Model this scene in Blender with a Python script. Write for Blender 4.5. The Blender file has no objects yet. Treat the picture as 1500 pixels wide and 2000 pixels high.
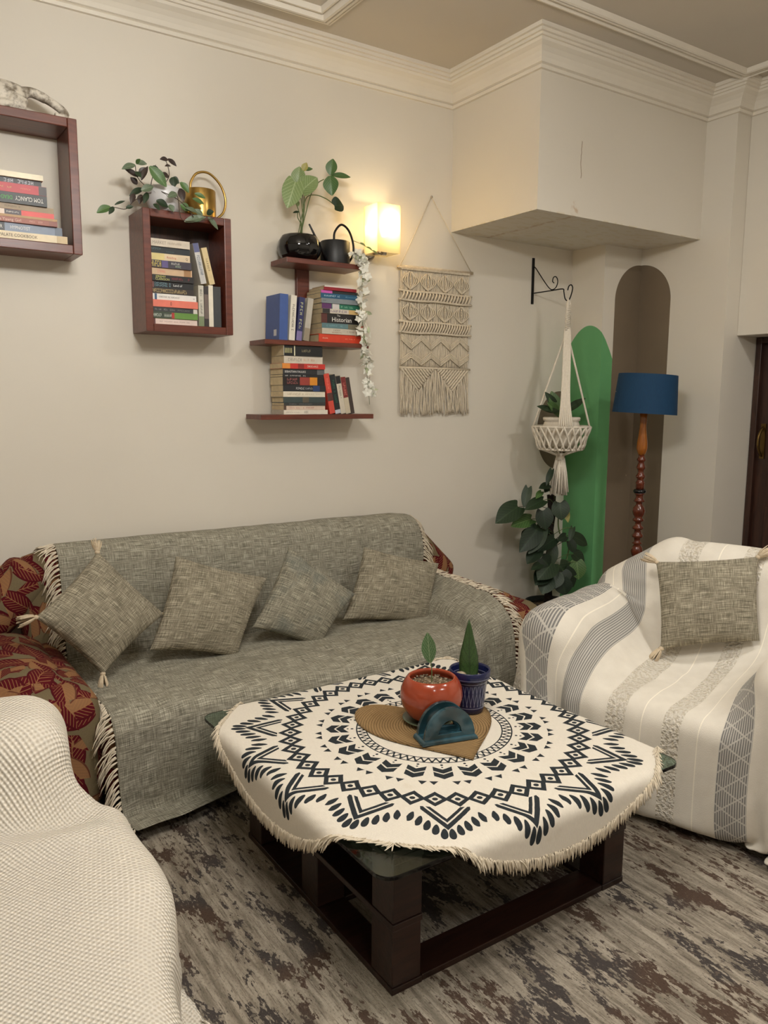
import bpy, bmesh, math, random
import numpy as np
from mathutils import Vector, Matrix, noise as mnoise
random.seed(7); RNG = np.random.default_rng(7)
PI = math.pi
scn = bpy.context.scene
COL = scn.collection

# ------------------------------------------------------------------ camera
FPX, YAW, PITCH, ROLL, CAMH = 1541.2, 0.589789, 0.143248, 0.005326, 1.5
_f = np.array([math.sin(YAW)*math.cos(PITCH), math.cos(YAW)*math.cos(PITCH), -math.sin(PITCH)])
_r0 = np.array([math.cos(YAW), -math.sin(YAW), 0.0]); _u0 = np.cross(_r0, _f)
_r = _r0*math.cos(ROLL) + _u0*math.sin(ROLL); _u = -_r0*math.sin(ROLL) + _u0*math.cos(ROLL)
cam_d = bpy.data.cameras.new('camera'); cam = bpy.data.objects.new('camera', cam_d); COL.objects.link(cam)
cam_d.sensor_fit = 'VERTICAL'; cam_d.sensor_height = 36.0; cam_d.lens = FPX/2000*36.0
cam_d.clip_start = 0.02
cam.matrix_world = Matrix(((_r[0], _u[0], -_f[0], 0), (_r[1], _u[1], -_f[1], 0), (_r[2], _u[2], -_f[2], CAMH), (0, 0, 0, 1)))
scn.camera = cam
CAMP = np.array([0, 0, CAMH])
def ray(x, y): return (x-750)/FPX*_r - (y-1000)/FPX*_u + _f
def onX(x, y, X): d = ray(x, y); return CAMP + d*(X/d[0])
def onY(x, y, Y): d = ray(x, y); return CAMP + d*(Y/d[1])
def onZ(x, y, Z): d = ray(x, y); return CAMP + d*((Z-CAMH)/d[2])
def onP(x, y, p, n): d = ray(x, y); n = np.array(n); return CAMP + d*(((np.array(p)-CAMP)@n)/(d@n))

# ------------------------------------------------------------------ world, view, added fill lights
w = bpy.data.worlds.new('world'); scn.world = w; w.use_nodes = True
w.node_tree.nodes['Background'].inputs[0].default_value = (1.0, .93, .82, 1); w.node_tree.nodes['Background'].inputs[1].default_value = 0.15
scn.view_settings.view_transform = 'Standard'; scn.view_settings.look = 'None'
scn.view_settings.gamma = 1.0; scn.view_settings.use_curve_mapping = False
scn.view_settings.exposure = 0.62
def area(name, loc, size, power, col, rot=(0, 0, 0)):
    d = bpy.data.lights.new(name, 'AREA'); d.shape = 'DISK'; d.size = size; d.energy = power; d.color = col
    o = bpy.data.objects.new(name, d); COL.objects.link(o); o.location = loc; o.rotation_euler = rot; return o
FILL_LAMPS = [((2.95, 0.6, 3.17), .34, 20), ((0.2, -0.9, 3.17), .34, 14), ((2.3, -1.2, 3.17), .34, 14)]  # fill lights added out of view under the ceiling
CHAND = ((.85, 1.35, 2.58), 130.0)      # chandelier with five globes over the seating
for i, (l, s, p) in enumerate(FILL_LAMPS): area('ceiling_light_glow', l, s, p, (1.0, .975, .93))

# ------------------------------------------------------------------ shader expressions
def lin(c):
    return tuple(((v/255)/12.92 if v/255 <= .04045 else ((v/255+.055)/1.055)**2.4) for v in c) + (1.0,)
NT = None
class E:
    def __init__(s, k): s.k = k
    def __add__(a, b): return M('ADD', a, b)
    def __radd__(a, b): return M('ADD', b, a)
    def __sub__(a, b): return M('SUBTRACT', a, b)
    def __rsub__(a, b): return M('SUBTRACT', b, a)
    def __mul__(a, b): return M('MULTIPLY', a, b)
    def __rmul__(a, b): return M('MULTIPLY', b, a)
    def __truediv__(a, b): return M('DIVIDE', a, b)
    def __rtruediv__(a, b): return M('DIVIDE', b, a)
    def __neg__(a): return M('MULTIPLY', a, -1.0)
    def __lt__(a, b): return M('LESS_THAN', a, b)
    def __gt__(a, b): return M('GREATER_THAN', a, b)
    def __and__(a, b): return M('MULTIPLY', a, b)
    def __or__(a, b): return M('MAXIMUM', a, b)
def M(op, *a):
    n = NT.nodes.new('ShaderNodeMath'); n.operation = op
    for i, x in enumerate(a):
        if isinstance(x, E): NT.links.new(x.k, n.inputs[i])
        else: n.inputs[i].default_value = float(x)
    return E(n.outputs[0])
def ab(x): return M('ABSOLUTE', x)
def sn(x): return M('SINE', x)
def fr(x): return M('FRACT', x)
def fl(x): return M('FLOOR', x)
def sq(x): return M('SQRT', x)
def mx(a, b): return M('MAXIMUM', a, b)
def mn(a, b): return M('MINIMUM', a, b)
def step(x, lo, hi, a=0.0, b=1.0):
    n = NT.nodes.new('ShaderNodeMapRange'); n.interpolation_type = 'SMOOTHSTEP'
    NT.links.new(x.k, n.inputs[0])
    for i, v in zip((1, 2, 3, 4), (lo, hi, a, b)): n.inputs[i].default_value = v
    return E(n.outputs[0])
def comb(x, y, z=0.0):
    n = NT.nodes.new('ShaderNodeCombineXYZ')
    for i, v in enumerate((x, y, z)):
        if isinstance(v, E): NT.links.new(v.k, n.inputs[i])
        else: n.inputs[i].default_value = float(v)
    return E(n.outputs[0])
def sep(v):
    n = NT.nodes.new('ShaderNodeSeparateXYZ'); NT.links.new(v.k, n.inputs[0]); return [E(o) for o in n.outputs]
def UV():
    n = NT.nodes.new('ShaderNodeUVMap'); return sep(E(n.outputs[0]))[:2]
def POS():
    n = NT.nodes.new('ShaderNodeNewGeometry'); return sep(E(n.outputs['Position']))
def OBJ():
    n = NT.nodes.new('ShaderNodeTexCoord'); return sep(E(n.outputs['Object']))
def noise(vec, scale=1.0, detail=2.0, rough=.5, dist=0.0):
    n = NT.nodes.new('ShaderNodeTexNoise'); NT.links.new(vec.k, n.inputs['Vector'])
    n.inputs['Scale'].default_value = scale; n.inputs['Detail'].default_value = detail
    n.inputs['Roughness'].default_value = rough; n.inputs['Distortion'].default_value = dist
    return E(n.outputs[0])
def voro(vec, scale, rnd=1.0):
    n = NT.nodes.new('ShaderNodeTexVoronoi'); NT.links.new(vec.k, n.inputs['Vector'])
    n.inputs['Scale'].default_value = scale; n.inputs['Randomness'].default_value = rnd
    return E(n.outputs['Distance']), sep(E(n.outputs['Color'])), sep(E(n.outputs['Position']))
def mix(a, b, f):
    n = NT.nodes.new('ShaderNodeMix'); n.data_type = 'RGBA'
    for i, v in ((6, a), (7, b)):
        if isinstance(v, E): NT.links.new(v.k, n.inputs[i])
        else: n.inputs[i].default_value = v
    if isinstance(f, E): NT.links.new(f.k, n.inputs[0])
    else: n.inputs[0].default_value = f
    return E(n.outputs[2])
MATS = {}
def mat(name, fn, rough=.6, metal=0.0, bump=None, bstr=.3, bdist=.002, spec=.5, **kw):
    """fn() returns a colour (tuple of 0-255 or E); bump() returns a height expression"""
    global NT
    m = bpy.data.materials.new(name); m.use_nodes = True; NT = m.node_tree
    b = NT.nodes['Principled BSDF']
    c = fn() if callable(fn) else fn
    if isinstance(c, E): NT.links.new(c.k, b.inputs['Base Color'])
    else: b.inputs['Base Color'].default_value = lin(c)
    r = rough() if callable(rough) else rough
    if isinstance(r, E): NT.links.new(r.k, b.inputs['Roughness'])
    else: b.inputs['Roughness'].default_value = r
    b.inputs['Metallic'].default_value = metal
    b.inputs['Specular IOR Level'].default_value = spec
    for k, v in kw.items(): b.inputs[k.replace('_', ' ')].default_value = v
    if bump:
        h = bump(); n = NT.nodes.new('ShaderNodeBump'); n.inputs['Strength'].default_value = bstr; n.inputs['Distance'].default_value = bdist
        NT.links.new(h.k, n.inputs['Height']); NT.links.new(n.outputs[0], b.inputs['Normal'])
    MATS[name] = m; return m
def tone(c, amt=.12, scale=6.0, detail=3):
    """slight uneven tone of one colour"""
    def f():
        x, y, z = OBJ(); n = noise(comb(x, y, z), scale, detail)
        return mix(lin([v*(1-amt) for v in c]), lin([min(255, v*(1+amt)) for v in c]), n)
    return f

# ------------------------------------------------------------------ mesh helpers
class MB:
    def __init__(s): s.v = []; s.f = []; s.uv = None
    def add(s, vs, fs):
        o = len(s.v); s.v += [tuple(map(float, p)) for p in vs]; s.f += [tuple(i+o for i in q) for q in fs]; return s
    def box(s, x0, x1, y0, y1, z0, z1):
        return s.add([(x0, y0, z0), (x1, y0, z0), (x1, y1, z0), (x0, y1, z0), (x0, y0, z1), (x1, y0, z1), (x1, y1, z1), (x0, y1, z1)],
                     [(0, 3, 2, 1), (4, 5, 6, 7), (0, 1, 5, 4), (1, 2, 6, 5), (2, 3, 7, 6), (3, 0, 4, 7)])
    def tube(s, pts, r, n=6, cap=True, flat=1.0):
        pts = [np.array(p, float) for p in pts]; k = len(pts)
        rs = r if hasattr(r, '__len__') else [r]*k
        vs = []; fs = []; up = None
        for i in range(k):
            t = pts[min(i+1, k-1)] - pts[max(i-1, 0)]; t = t/(np.linalg.norm(t)+1e-12)
            if up is None: up = np.array([0, 0, 1.0]) if abs(t[2]) < .9 else np.array([1.0, 0, 0])
            a = up - t*(up@t); a /= (np.linalg.norm(a)+1e-12); b = np.cross(t, a); up = a
            for j in range(n):
                g = 2*PI*j/n; vs.append(pts[i] + rs[i]*(math.cos(g)*a + flat*math.sin(g)*b))
        for i in range(k-1):
            for j in range(n): fs.append((i*n+j, i*n+(j+1) % n, (i+1)*n+(j+1) % n, (i+1)*n+j))
        if cap: fs.append(tuple(range(n-1, -1, -1))); fs.append(tuple((k-1)*n+j for j in range(n)))
        return s.add(vs, fs)
    def lathe(s, prof, c=(0, 0, 0), n=32, cap=True, rib=None):
        vs = []; fs = []; k = len(prof)
        for (r, z) in prof:
            for j in range(n):
                g = 2*PI*j/n; q = r*(rib(g) if rib else 1.0); vs.append((c[0]+q*math.cos(g), c[1]+q*math.sin(g), c[2]+z))
        for i in range(k-1):
            for j in range(n): fs.append((i*n+j, i*n+(j+1) % n, (i+1)*n+(j+1) % n, (i+1)*n+j))
        if cap: fs.append(tuple(range(n-1, -1, -1))); fs.append(tuple((k-1)*n+j for j in range(n)))
        return s.add(vs, fs)
    def rbox(s, c, h, r, R=None, n=8):
        """rounded box: a cube grid clamped to the inner box and pushed out by r"""
        c = np.array(c, float); h = np.array(h, float); inner = np.maximum(h-r, 0)
        for ax in range(3):
            for sg in (-1, 1):
                vs = []; fs = []
                tt = np.linspace(-1, 1, n+1)
                def warp(t, hh, ii): # more samples in the rounded rim
                    return math.copysign(abs(t)**.6, t)*hh
                for i in range(n+1):
                    for j in range(n+1):
                        p = np.zeros(3); a, b = (ax+1) % 3, (ax+2) % 3
                        p[ax] = sg*h[ax]; p[a] = warp(tt[i], h[a], 0); p[b] = warp(tt[j], h[b], 0)
                        q = np.clip(p, -inner, inner); d = p-q; d = d/(np.linalg.norm(d)+1e-9); p = q+d*r
                        vs.append(c + (R @ p if R is not None else p))
                for i in range(n):
                    for j in range(n):
                        q = (i*(n+1)+j, (i+1)*(n+1)+j, (i+1)*(n+1)+j+1, i*(n+1)+j+1)
                        fs.append(q if sg > 0 else q[::-1])
                s.add(vs, fs)
        return s
    def sheet(s, G, closed_u=False):
        ny, nx = G.shape[:2]; fs = []
        for i in range(ny-1):
            for j in range(nx-1 if not closed_u else nx):
                k = (j+1) % nx; fs.append((i*nx+j, i*nx+k, (i+1)*nx+k, (i+1)*nx+j))
        return s.add(G.reshape(-1, 3), fs)
    def build(s, name, m, parent=None, smooth=False, weld=0.0, bevel=0.0, local=False, sub=0, uv=None, auto=None):
        o_ = np.array(wl(parent)) if (parent is not None and not local) else np.zeros(3)
        me = bpy.data.meshes.new(name)
        me.from_pydata([tuple(np.array(p)-o_) for p in s.v], [], s.f)
        if uv is not None:
            L = me.uv_layers.new(name='UVMap'); idx = np.empty(len(me.loops), int); me.loops.foreach_get('vertex_index', idx)
            L.data.foreach_set('uv', np.asarray(uv, float).reshape(-1, 2)[idx].ravel())
        if weld > 0:
            b = bmesh.new(); b.from_mesh(me); bmesh.ops.remove_doubles(b, verts=b.verts, dist=weld); bmesh.ops.recalc_face_normals(b, faces=b.faces); b.to_mesh(me); b.free()
        me.materials.append(MATS[m] if isinstance(m, str) else m)
        if smooth: me.polygons.foreach_set('use_smooth', [True]*len(me.polygons))
        ob = bpy.data.objects.new(name, me); COL.objects.link(ob)
        if parent is not None: ob.parent = parent
        if bevel:
            q = ob.modifiers.new('bevel', 'BEVEL'); q.width = bevel; q.segments = 2; q.limit_method = 'ANGLE'
        if sub:
            q = ob.modifiers.new('sub', 'SUBSURF'); q.levels = sub; q.render_levels = sub
        if auto:
            me.set_sharp_from_angle(angle=auto)
        return ob
def wl(o):
    p = Vector((0, 0, 0))
    while o is not None: p = p + o.location; o = o.parent
    return p
def tag(o, label=None, cat=None, group=None, kind=None):
    for k, v in (('label', label), ('category', cat), ('group', group), ('kind', kind)):
        if v: o[k] = v
    return o
def thing(name, label, cat, loc=(0, 0, 0), group=None, mw=None):
    o = bpy.data.objects.new(name, None); COL.objects.link(o); o.empty_display_size = .05
    if mw is not None: o.matrix_world = mw
    else: o.location = loc
    return tag(o, label, cat, group)
def box(name, m, parent, *a, bevel=0.0): return MB().box(*a).build(name, m, parent, bevel=bevel)
def struct(o): o['kind'] = 'structure'; return o
def unit(v): v = np.array(v, float); return v/np.linalg.norm(v)
def bez(p0, p1, p2, n=8):
    p0, p1, p2 = map(lambda q: np.array(q, float), (p0, p1, p2))
    return [(1-t)**2*p0 + 2*t*(1-t)*p1 + t*t*p2 for t in np.linspace(0, 1, n)]
def cat_rom(pts, n=6):
    P = [np.array(p, float) for p in pts]; P = [2*P[0]-P[1]] + P + [2*P[-1]-P[-2]]; out = []
    for i in range(1, len(P)-2):
        for t in np.linspace(0, 1, n, endpoint=False):
            a, b, c, d = P[i-1:i+3]
            out.append(.5*((2*b)+(-a+c)*t+(2*a-5*b+4*c-d)*t*t+(-a+3*b-3*c+d)*t**3))
    out.append(P[-2]); return out

# ------------------------------------------------------------------ materials
def wall_bump():
    x, y, z = POS(); return noise(comb(x, y, z), 30, 4)*.6 + noise(comb(x, y, z), 3, 2)
WALLC = (224, 211, 190)
def wall_col():
    x, y, z = POS(); n = noise(comb(x, y, z), 1.6, 4)
    return mix(lin((214, 206, 192)), lin((224, 217, 204)), n)
mat('paint_wall', wall_col, .55, bump=wall_bump, bstr=.12, bdist=.004)
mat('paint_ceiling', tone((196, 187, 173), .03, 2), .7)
mat('paint_trim', tone((226, 218, 204), .03, 5), .5)
BRX, BRY = 4.21, 3.385      # corner line of the painted arches
def arch_col():
    x, y, z = POS(); base = wall_col(); wob = noise(comb(x, y, z), 9, 2)*.012-.006
    s = ab((BRX - x)) + ab((BRY - y))
    wd = .232
    top = 2.105 + sq(mx(wd*wd - s*s, 0.0))
    brown = (s < wd) & (z < top)
    t = (x - 3.873) - (y - BRY) + wob*.6
    green = (t < .105) & (t > -.30) & (z < 1.956 - (t+.104)*(t+.104)*4.7)
    nb = noise(comb(x, y, z), 5, 3)
    col = mix(base, mix(lin((112, 98, 80)), lin((124, 109, 90)), nb), brown)
    return mix(col, mix(lin((92, 156, 100)), lin((106, 172, 114)), nb), green)
mat('paint_arches', arch_col, .5, bump=wall_bump, bstr=.12, bdist=.004)
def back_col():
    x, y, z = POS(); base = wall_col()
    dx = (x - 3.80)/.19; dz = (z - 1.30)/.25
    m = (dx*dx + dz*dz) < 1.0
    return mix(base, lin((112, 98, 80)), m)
mat('paint_back', back_col, .55, bump=wall_bump, bstr=.12, bdist=.004)
def soffit_col():
    x, y, z = POS(); base = wall_col()
    n = noise(comb(x, y, z), 22, 4)
    d = sq((x-3.155)*(x-3.155)*1.4 + (z-2.46)*(z-2.46)*.5) + (n-.5)*.05
    st = step(d, .022, .036, 1.0, 0.0)
    crack = (ab(x - 3.19 - (noise(comb(z, 0.0), 9, 3)-.5)*.04) < .0022) & (z > 2.62) & (z < 2.80)
    c = mix(base, lin((176, 136, 88)), st*.6*step(n, .38, .55))
    c = mix(c, lin((150, 132, 108)), crack)
    u = (z < 2.437) & (noise(comb(x*4.0, y*9.0), 3, 3) > .56)
    return mix(c, lin((210, 198, 172)), u*.6)
mat('paint_soffit', soffit_col, .55, bump=wall_bump, bstr=.12, bdist=.004)
def carpet_col():
    x, y, z = POS()
    fine = noise(comb(x*1.0, y*.45), 260, 2)
    strk = noise(comb(x*44, y*5.0), 1, 5, .66)
    lines = noise(comb(x*150, y*9), 1, 3, .6)
    blot = noise(comb(x*12.5, y*3.6), 1, 8, .74, .25)
    brk = noise(comb(x*70, y*34), 1, 3, .6)
    base = mix(lin((122, 113, 100)), lin((174, 163, 147)), step(strk, .34, .66))
    base = mix(base, lin((92, 82, 72)), step(lines, .56, .66)*.6)
    m = step(blot*.78 + brk*.26, .535, .555)
    hue = noise(comb(x, y), 2.5, 1)
    dark = mix(lin((84, 68, 58)), lin((74, 68, 65)), step(hue, .45, .55))
    dark = mix(dark, lin((118, 104, 92)), step(brk, .60, .68)*.7)
    c = mix(base, dark, m)
    return mix(c, lin((40, 34, 30)), step(fine, .52, .75)*.45)
def carpet_bump():
    x, y, z = POS(); return noise(comb(x, y*.5), 300, 2)+noise(comb(x*90, y*5), 1, 2)*.5
mat('carpet', carpet_col, .95, bump=carpet_bump, bstr=.7, bdist=.006, spec=.1)
def wood(c1, c2, sc=1.0, ax=0):
    def f():
        p = list(OBJ()); p[ax] = p[ax]*.12
        n = noise(comb(p[0]*sc, p[1]*sc, p[2]*sc), 45, 5, .6, .6); g = noise(comb(*p), 4*sc, 3)
        return mix(mix(lin(c1), lin(c2), step(n, .3, .7)), lin([v*.7 for v in c1]), g*.45)
    return f
def wood_bump(ax=0):
    def f():
        p = list(OBJ()); p[ax] = p[ax]*.1; return noise(comb(*p), 80, 3)
    return f
mat('shelf_wood', wood((92, 44, 31), (120, 60, 43)), .32, bump=wood_bump(), bstr=.1, bdist=.001)
mat('table_wood', wood((34, 19, 14), (54, 30, 21)), .38, bump=wood_bump(), bstr=.35, bdist=.002)
mat('door_wood', wood((46, 26, 18), (70, 42, 30), ax=2), .4, bump=wood_bump(2), bstr=.2)
mat('lamp_wood', wood((84, 34, 20), (112, 52, 28), ax=2), .22, spec=.6)
mat('old_brass', tone((112, 90, 52), .1, 30), .4, 1.0)
mat('lamp_amber', wood((140, 78, 24), (176, 104, 34), ax=2), .2, spec=.6)
mat('black_lacquer', (20, 19, 20), .2)
mat('brass', tone((178, 146, 82), .06, 30), .28, 1.0)
mat('steel', (168, 160, 150), .3, 1.0)
mat('black_metal', (24, 24, 25), .42, .6)
mat('black_matte', tone((27, 27, 28), .1, 40), .45)
mat('black_glaze', (10, 10, 12), .07, spec=.7)
mat('white_ceramic', tone((214, 212, 212), .04, 12), .3)
mat('soil', lambda: mix(lin((70, 54, 38)), lin((150, 128, 96)), step(noise(comb(*OBJ()), 160, 3), .4, .65)), .95, bump=lambda: noise(comb(*OBJ()), 160, 3), bstr=1, bdist=.01)
mat('pebble', lambda: mix(lin((120, 104, 84)), lin((196, 180, 152)), voro(comb(*OBJ()), 120)[1][0]), .8)
mat('orange_glaze', tone((150, 62, 36), .08, 8), .16, spec=.6)
mat('green_glaze', tone((88, 98, 76), .12, 14), .25)
def teal_col():
    x, y, z = OBJ(); n = noise(comb(x, y, z), 14, 4)
    return mix(lin((28, 50, 55)), lin((46, 82, 94)), step(n, .3, .7))
mat('teal_glaze', teal_col, .14, spec=.7)
def blue_pot():
    x, y, z = OBJ(); th = M('ARCTAN2', y, x)
    k = 26/(2*PI)
    zz = z/.0105
    a = ab(fr(th*k + zz*.135) - .5); b = ab(fr(th*k - zz*.135) - .5)
    ln = ((a < .05) | (b < .05)) & (z > .028) & (z < .105)
    ln = ln | (ab(z-.112) < .0012) | (ab(z-.022) < .0012) | (ab(z-.128) < .001)
    return mix(lin((20, 27, 68)), lin((140, 144, 168)), ln*.8)
mat('blue_glaze', blue_pot, .2, spec=.6)
def leafmat(name, c1, c2, c3=None, rough=.38, sc=1.0, spot=False):
    def f():
        u, v = UV(); n = noise(comb(u, v), 14, 3)
        c = mix(lin(c1), lin(c2), n)
        if c3 is not None:
            vein = (ab(u) < .05) | (ab(fr((v - ab(u)*.5)*7.0) - .5) < .07)
            c = mix(c, lin(c3), vein*.55)
        if spot:
            c = mix(c, lin(c3 or (150, 160, 110)), step(noise(comb(u*2.0, v*9.0), 6, 3), .55, .62)*.6)
        return c
    return mat(name, f, rough, bump=lambda: noise(comb(*UV()), 20, 2), bstr=.2)
leafmat('leaf_pale', (104, 128, 74), (142, 160, 106), (182, 194, 150))
leafmat('leaf_green', (54, 86, 42), (84, 116, 62), (120, 146, 92))
leafmat('leaf_dark', (22, 38, 20), (36, 58, 30), (56, 76, 46), .5)
leafmat('leaf_deep', (15, 29, 17), (26, 46, 26), (42, 64, 38), .5)
leafmat('leaf_silver', (58, 80, 56), (108, 122, 96), (148, 158, 136))
leafmat('leaf_purple', (44, 34, 32), (66, 52, 46), None)
leafmat('leaf_yellow', (150, 140, 70), (174, 168, 96), None)
leafmat('leaf_snake', (44, 70, 34), (66, 92, 46), (34, 48, 26), .35, spot=True)
leafmat('leaf_mottled', (48, 84, 46), (76, 112, 66), (150, 168, 130), .35, spot=True)
mat('stem_green', tone((88, 104, 58), .15, 20), .6)
mat('stem_brown', tone((74, 60, 44), .15, 20), .7)
mat('moss_pole', tone((30, 22, 17), .3, 60), .95, bump=lambda: noise(comb(*OBJ()), 120, 3), bstr=1, bdist=.01)
mat('petal_white', tone((236, 234, 222), .03, 30), .6, Transmission_Weight=0.0)
mat('petal_leaf', tone((176, 184, 150), .1, 30), .6)
def jute_col():
    u, v = UV(); r = sq(u*u + v*v); th = M('ARCTAN2', v, u)
    tw = noise(comb(th*r*260, r*90), 1, 2)
    ring = ab(fr(r*110.0 + sn(th*2.0)*.1) - .5)
    c = mix(lin((116, 90, 58)), lin((172, 142, 100)), tw)
    return mix(c, lin((70, 50, 30)), step(ring, .34, .48)*.8)
mat('jute', jute_col, .9, bump=lambda: ab(fr(sq(sep(comb(*UV()))[0]*UV()[0] + UV()[1]*UV()[1])*110.0) - .5), bstr=.6, bdist=.003, spec=.1)
mat('cotton_cord', lambda: mix(lin((196, 182, 158)), lin((228, 216, 196)), noise(comb(*OBJ()), 90, 3)), .9, bump=lambda: noise(comb(*OBJ()), 300, 2), bstr=.5, spec=.1)
mat('cotton_white', lambda: mix(lin((214, 204, 186)), lin((238, 230, 216)), noise(comb(*OBJ()), 90, 3)), .9, spec=.1)
mat('fringe_cream', lambda: mix(lin((196, 182, 158)), lin((232, 220, 200)), noise(comb(*OBJ()), 60, 3)), .9, spec=.1)
mat('tassel_tan', lambda: mix(lin((176, 156, 128)), lin((222, 206, 180)), noise(comb(*OBJ()), 90, 3)), .9, spec=.1)
def slub(dark, mid, light, k=1.0, tint=None):
    def f():
        u, v = UV()
        a = noise(comb(u*14*k, v*470*k), 1, 3, .6); b = noise(comb(u*470*k, v*22*k), 1, 3, .6)
        s = a*.58 + b*.42; big = noise(comb(u, v), 5, 4, .6)
        c = mix(lin(dark), lin(mid), step(s, .40, .52))
        c = mix(c, lin(light), step(s + (big-.5)*.12, .515, .60))
        c = mix(c, lin(dark), step(big, .50, .72)*.35)
        if tint: c = mix(c, lin(tint), step(noise(comb(u, v, 3.0), 7, 3), .52, .66)*.35)
        return c
    return f
def weave_bump():
    u, v = UV(); return sn(u*2100)*sn(v*2100)*.3 + noise(comb(u*30, v*420), 1, 3) + noise(comb(u*420, v*30), 1, 3)
mat('slub_throw', slub((108, 104, 92), (152, 147, 131), (200, 194, 176)), .95, bump=weave_bump, bstr=.55, bdist=.003, spec=.1)
mat('slub_cushion', slub((104, 98, 84), (148, 140, 121), (200, 190, 168), 1.0), .95, bump=weave_bump, bstr=.6, bdist=.003, spec=.1)
mat('slub_cushion_blue', slub((102, 99, 88), (144, 139, 123), (196, 189, 168), 1.0, (104, 114, 112)), .95, bump=weave_bump, bstr=.6, bdist=.003, spec=.1)
def basket_h():
    u, v = UV(); k = 2*PI/.0125
    return sn(u*k)*sn(v*k) + sn((u+v)*k*.5)*.2
def basket_col():
    h = basket_h(); u, v = UV(); n = noise(comb(u, v), 6, 3)
    c = mix(lin((205, 195, 178)), lin((238, 231, 219)), step(h, -.9, .35))
    return mix(c, lin((226, 214, 194)), n*.4)
mat('basket_throw', basket_col, .92, bump=basket_h, bstr=.75, bdist=.004, spec=.1)
def leafmotif():
    """maroon leaves with gold veins scattered over a tan weave"""
    u, v = UV()
    def layer(off, sc):
        d, c, p = voro(comb(u+off, v+off*.7), sc, .75)
        ang = c[0]*6.2832; lx = (u+off) - p[0]; ly = (v+off*.7) - p[1]
        ca = M('COSINE', ang); sa = sn(ang)
        x = lx*ca + ly*sa; y = ly*ca - lx*sa
        L = .70/sc; t = x/L
        wdt = mx(1.0 - t*t, 0.0)*L*.46
        q = ab(y)/mx(wdt, .0005)
        leaf = (q < 1.0) & (ab(t) < 1.0)
        rim = (q > .86) & (q < 1.0) & (ab(t) < 1.0)
        vein = leaf & ((ab(y) < .0016) | (ab(fr((x - ab(y)*1.2)*(sc*8.0)) - .5) < .10) & (q < .8))
        half = leaf & (y > 0.0) & (c[1] > .45)
        return leaf, rim, vein, half
    base = mix(lin((98, 86, 62)), lin((122, 108, 82)), noise(comb(u*300, v*300), 1, 1))
    c = base
    for off, sc in ((0.0, 7.0), (3.17, 8.0)):
        leaf, rim, vein, half = layer(off, sc)
        c = mix(c, lin((84, 15, 24)), leaf)
        c = mix(c, lin((160, 124, 84)), half*.6)
        c = mix(c, lin((150, 108, 70)), vein*.75)
        c = mix(c, lin((70, 14, 18)), rim*.7)
    return c
mat('leaf_upholstery', leafmotif, .85, bump=lambda: noise(comb(*UV()), 300, 2), bstr=.3, spec=.15)
mat('sofa_lining', tone((96, 92, 84), .1, 20), .95)
mat('dark_void', (20, 18, 16), .9)
def striped():
    """cream throw with woven grey line bands and tufted bands; u runs across, v along the throw"""
    u, v = UV()
    c = mix(lin((211, 203, 189)), lin((229, 222, 209)), noise(comb(u*20, v*20), 1, 4))
    def band(a, b): return (u > a) & (u < b)
    lines = ab(fr(u*140.0) - .5) < .27
    dia = (ab(fr(u*11.0 + v*16.0) - .5) < .045) | (ab(fr(u*11.0 - v*16.0) - .5) < .045)
    g = band(-.49, -.395) | band(.25, .345)
    g2 = band(-.325, -.24) | band(.44, .525)
    c = mix(c, lin((192, 187, 178)), g | g2)
    c = mix(c, lin((108, 107, 106)), (g & lines & (1.0 - dia))*.85)
    c = mix(c, lin((116, 115, 113)), (g2 & (ab(fr(u*140.0) - .5) < .24))*.85)
    tuft = band(-.64, -.53) | band(-.14, -.07) | band(.06, .12) | band(.61, .75)
    tn = noise(comb(u, v), 95, 3)
    c = mix(c, lin((200, 189, 168)), (tuft & (tn < .47))*.7)
    seam = (ab(u-.18) < .0018) | (ab(u+.01) < .0018) | (ab(u+.36) < .0018)
    return mix(c, lin((240, 232, 216)), seam)
def striped_h():
    u, v = UV()
    def band(a, b): return (u > a) & (u < b)
    tuft = band(-.64, -.53) | band(-.14, -.07) | band(.06, .12) | band(.61, .75)
    return tuft*noise(comb(u, v), 95, 3)*9.0 + noise(comb(u*300, v*300), 1, 2)*.3
mat('striped_throw', striped, .92, bump=striped_h, bstr=.6, bdist=.004, spec=.1)
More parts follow.
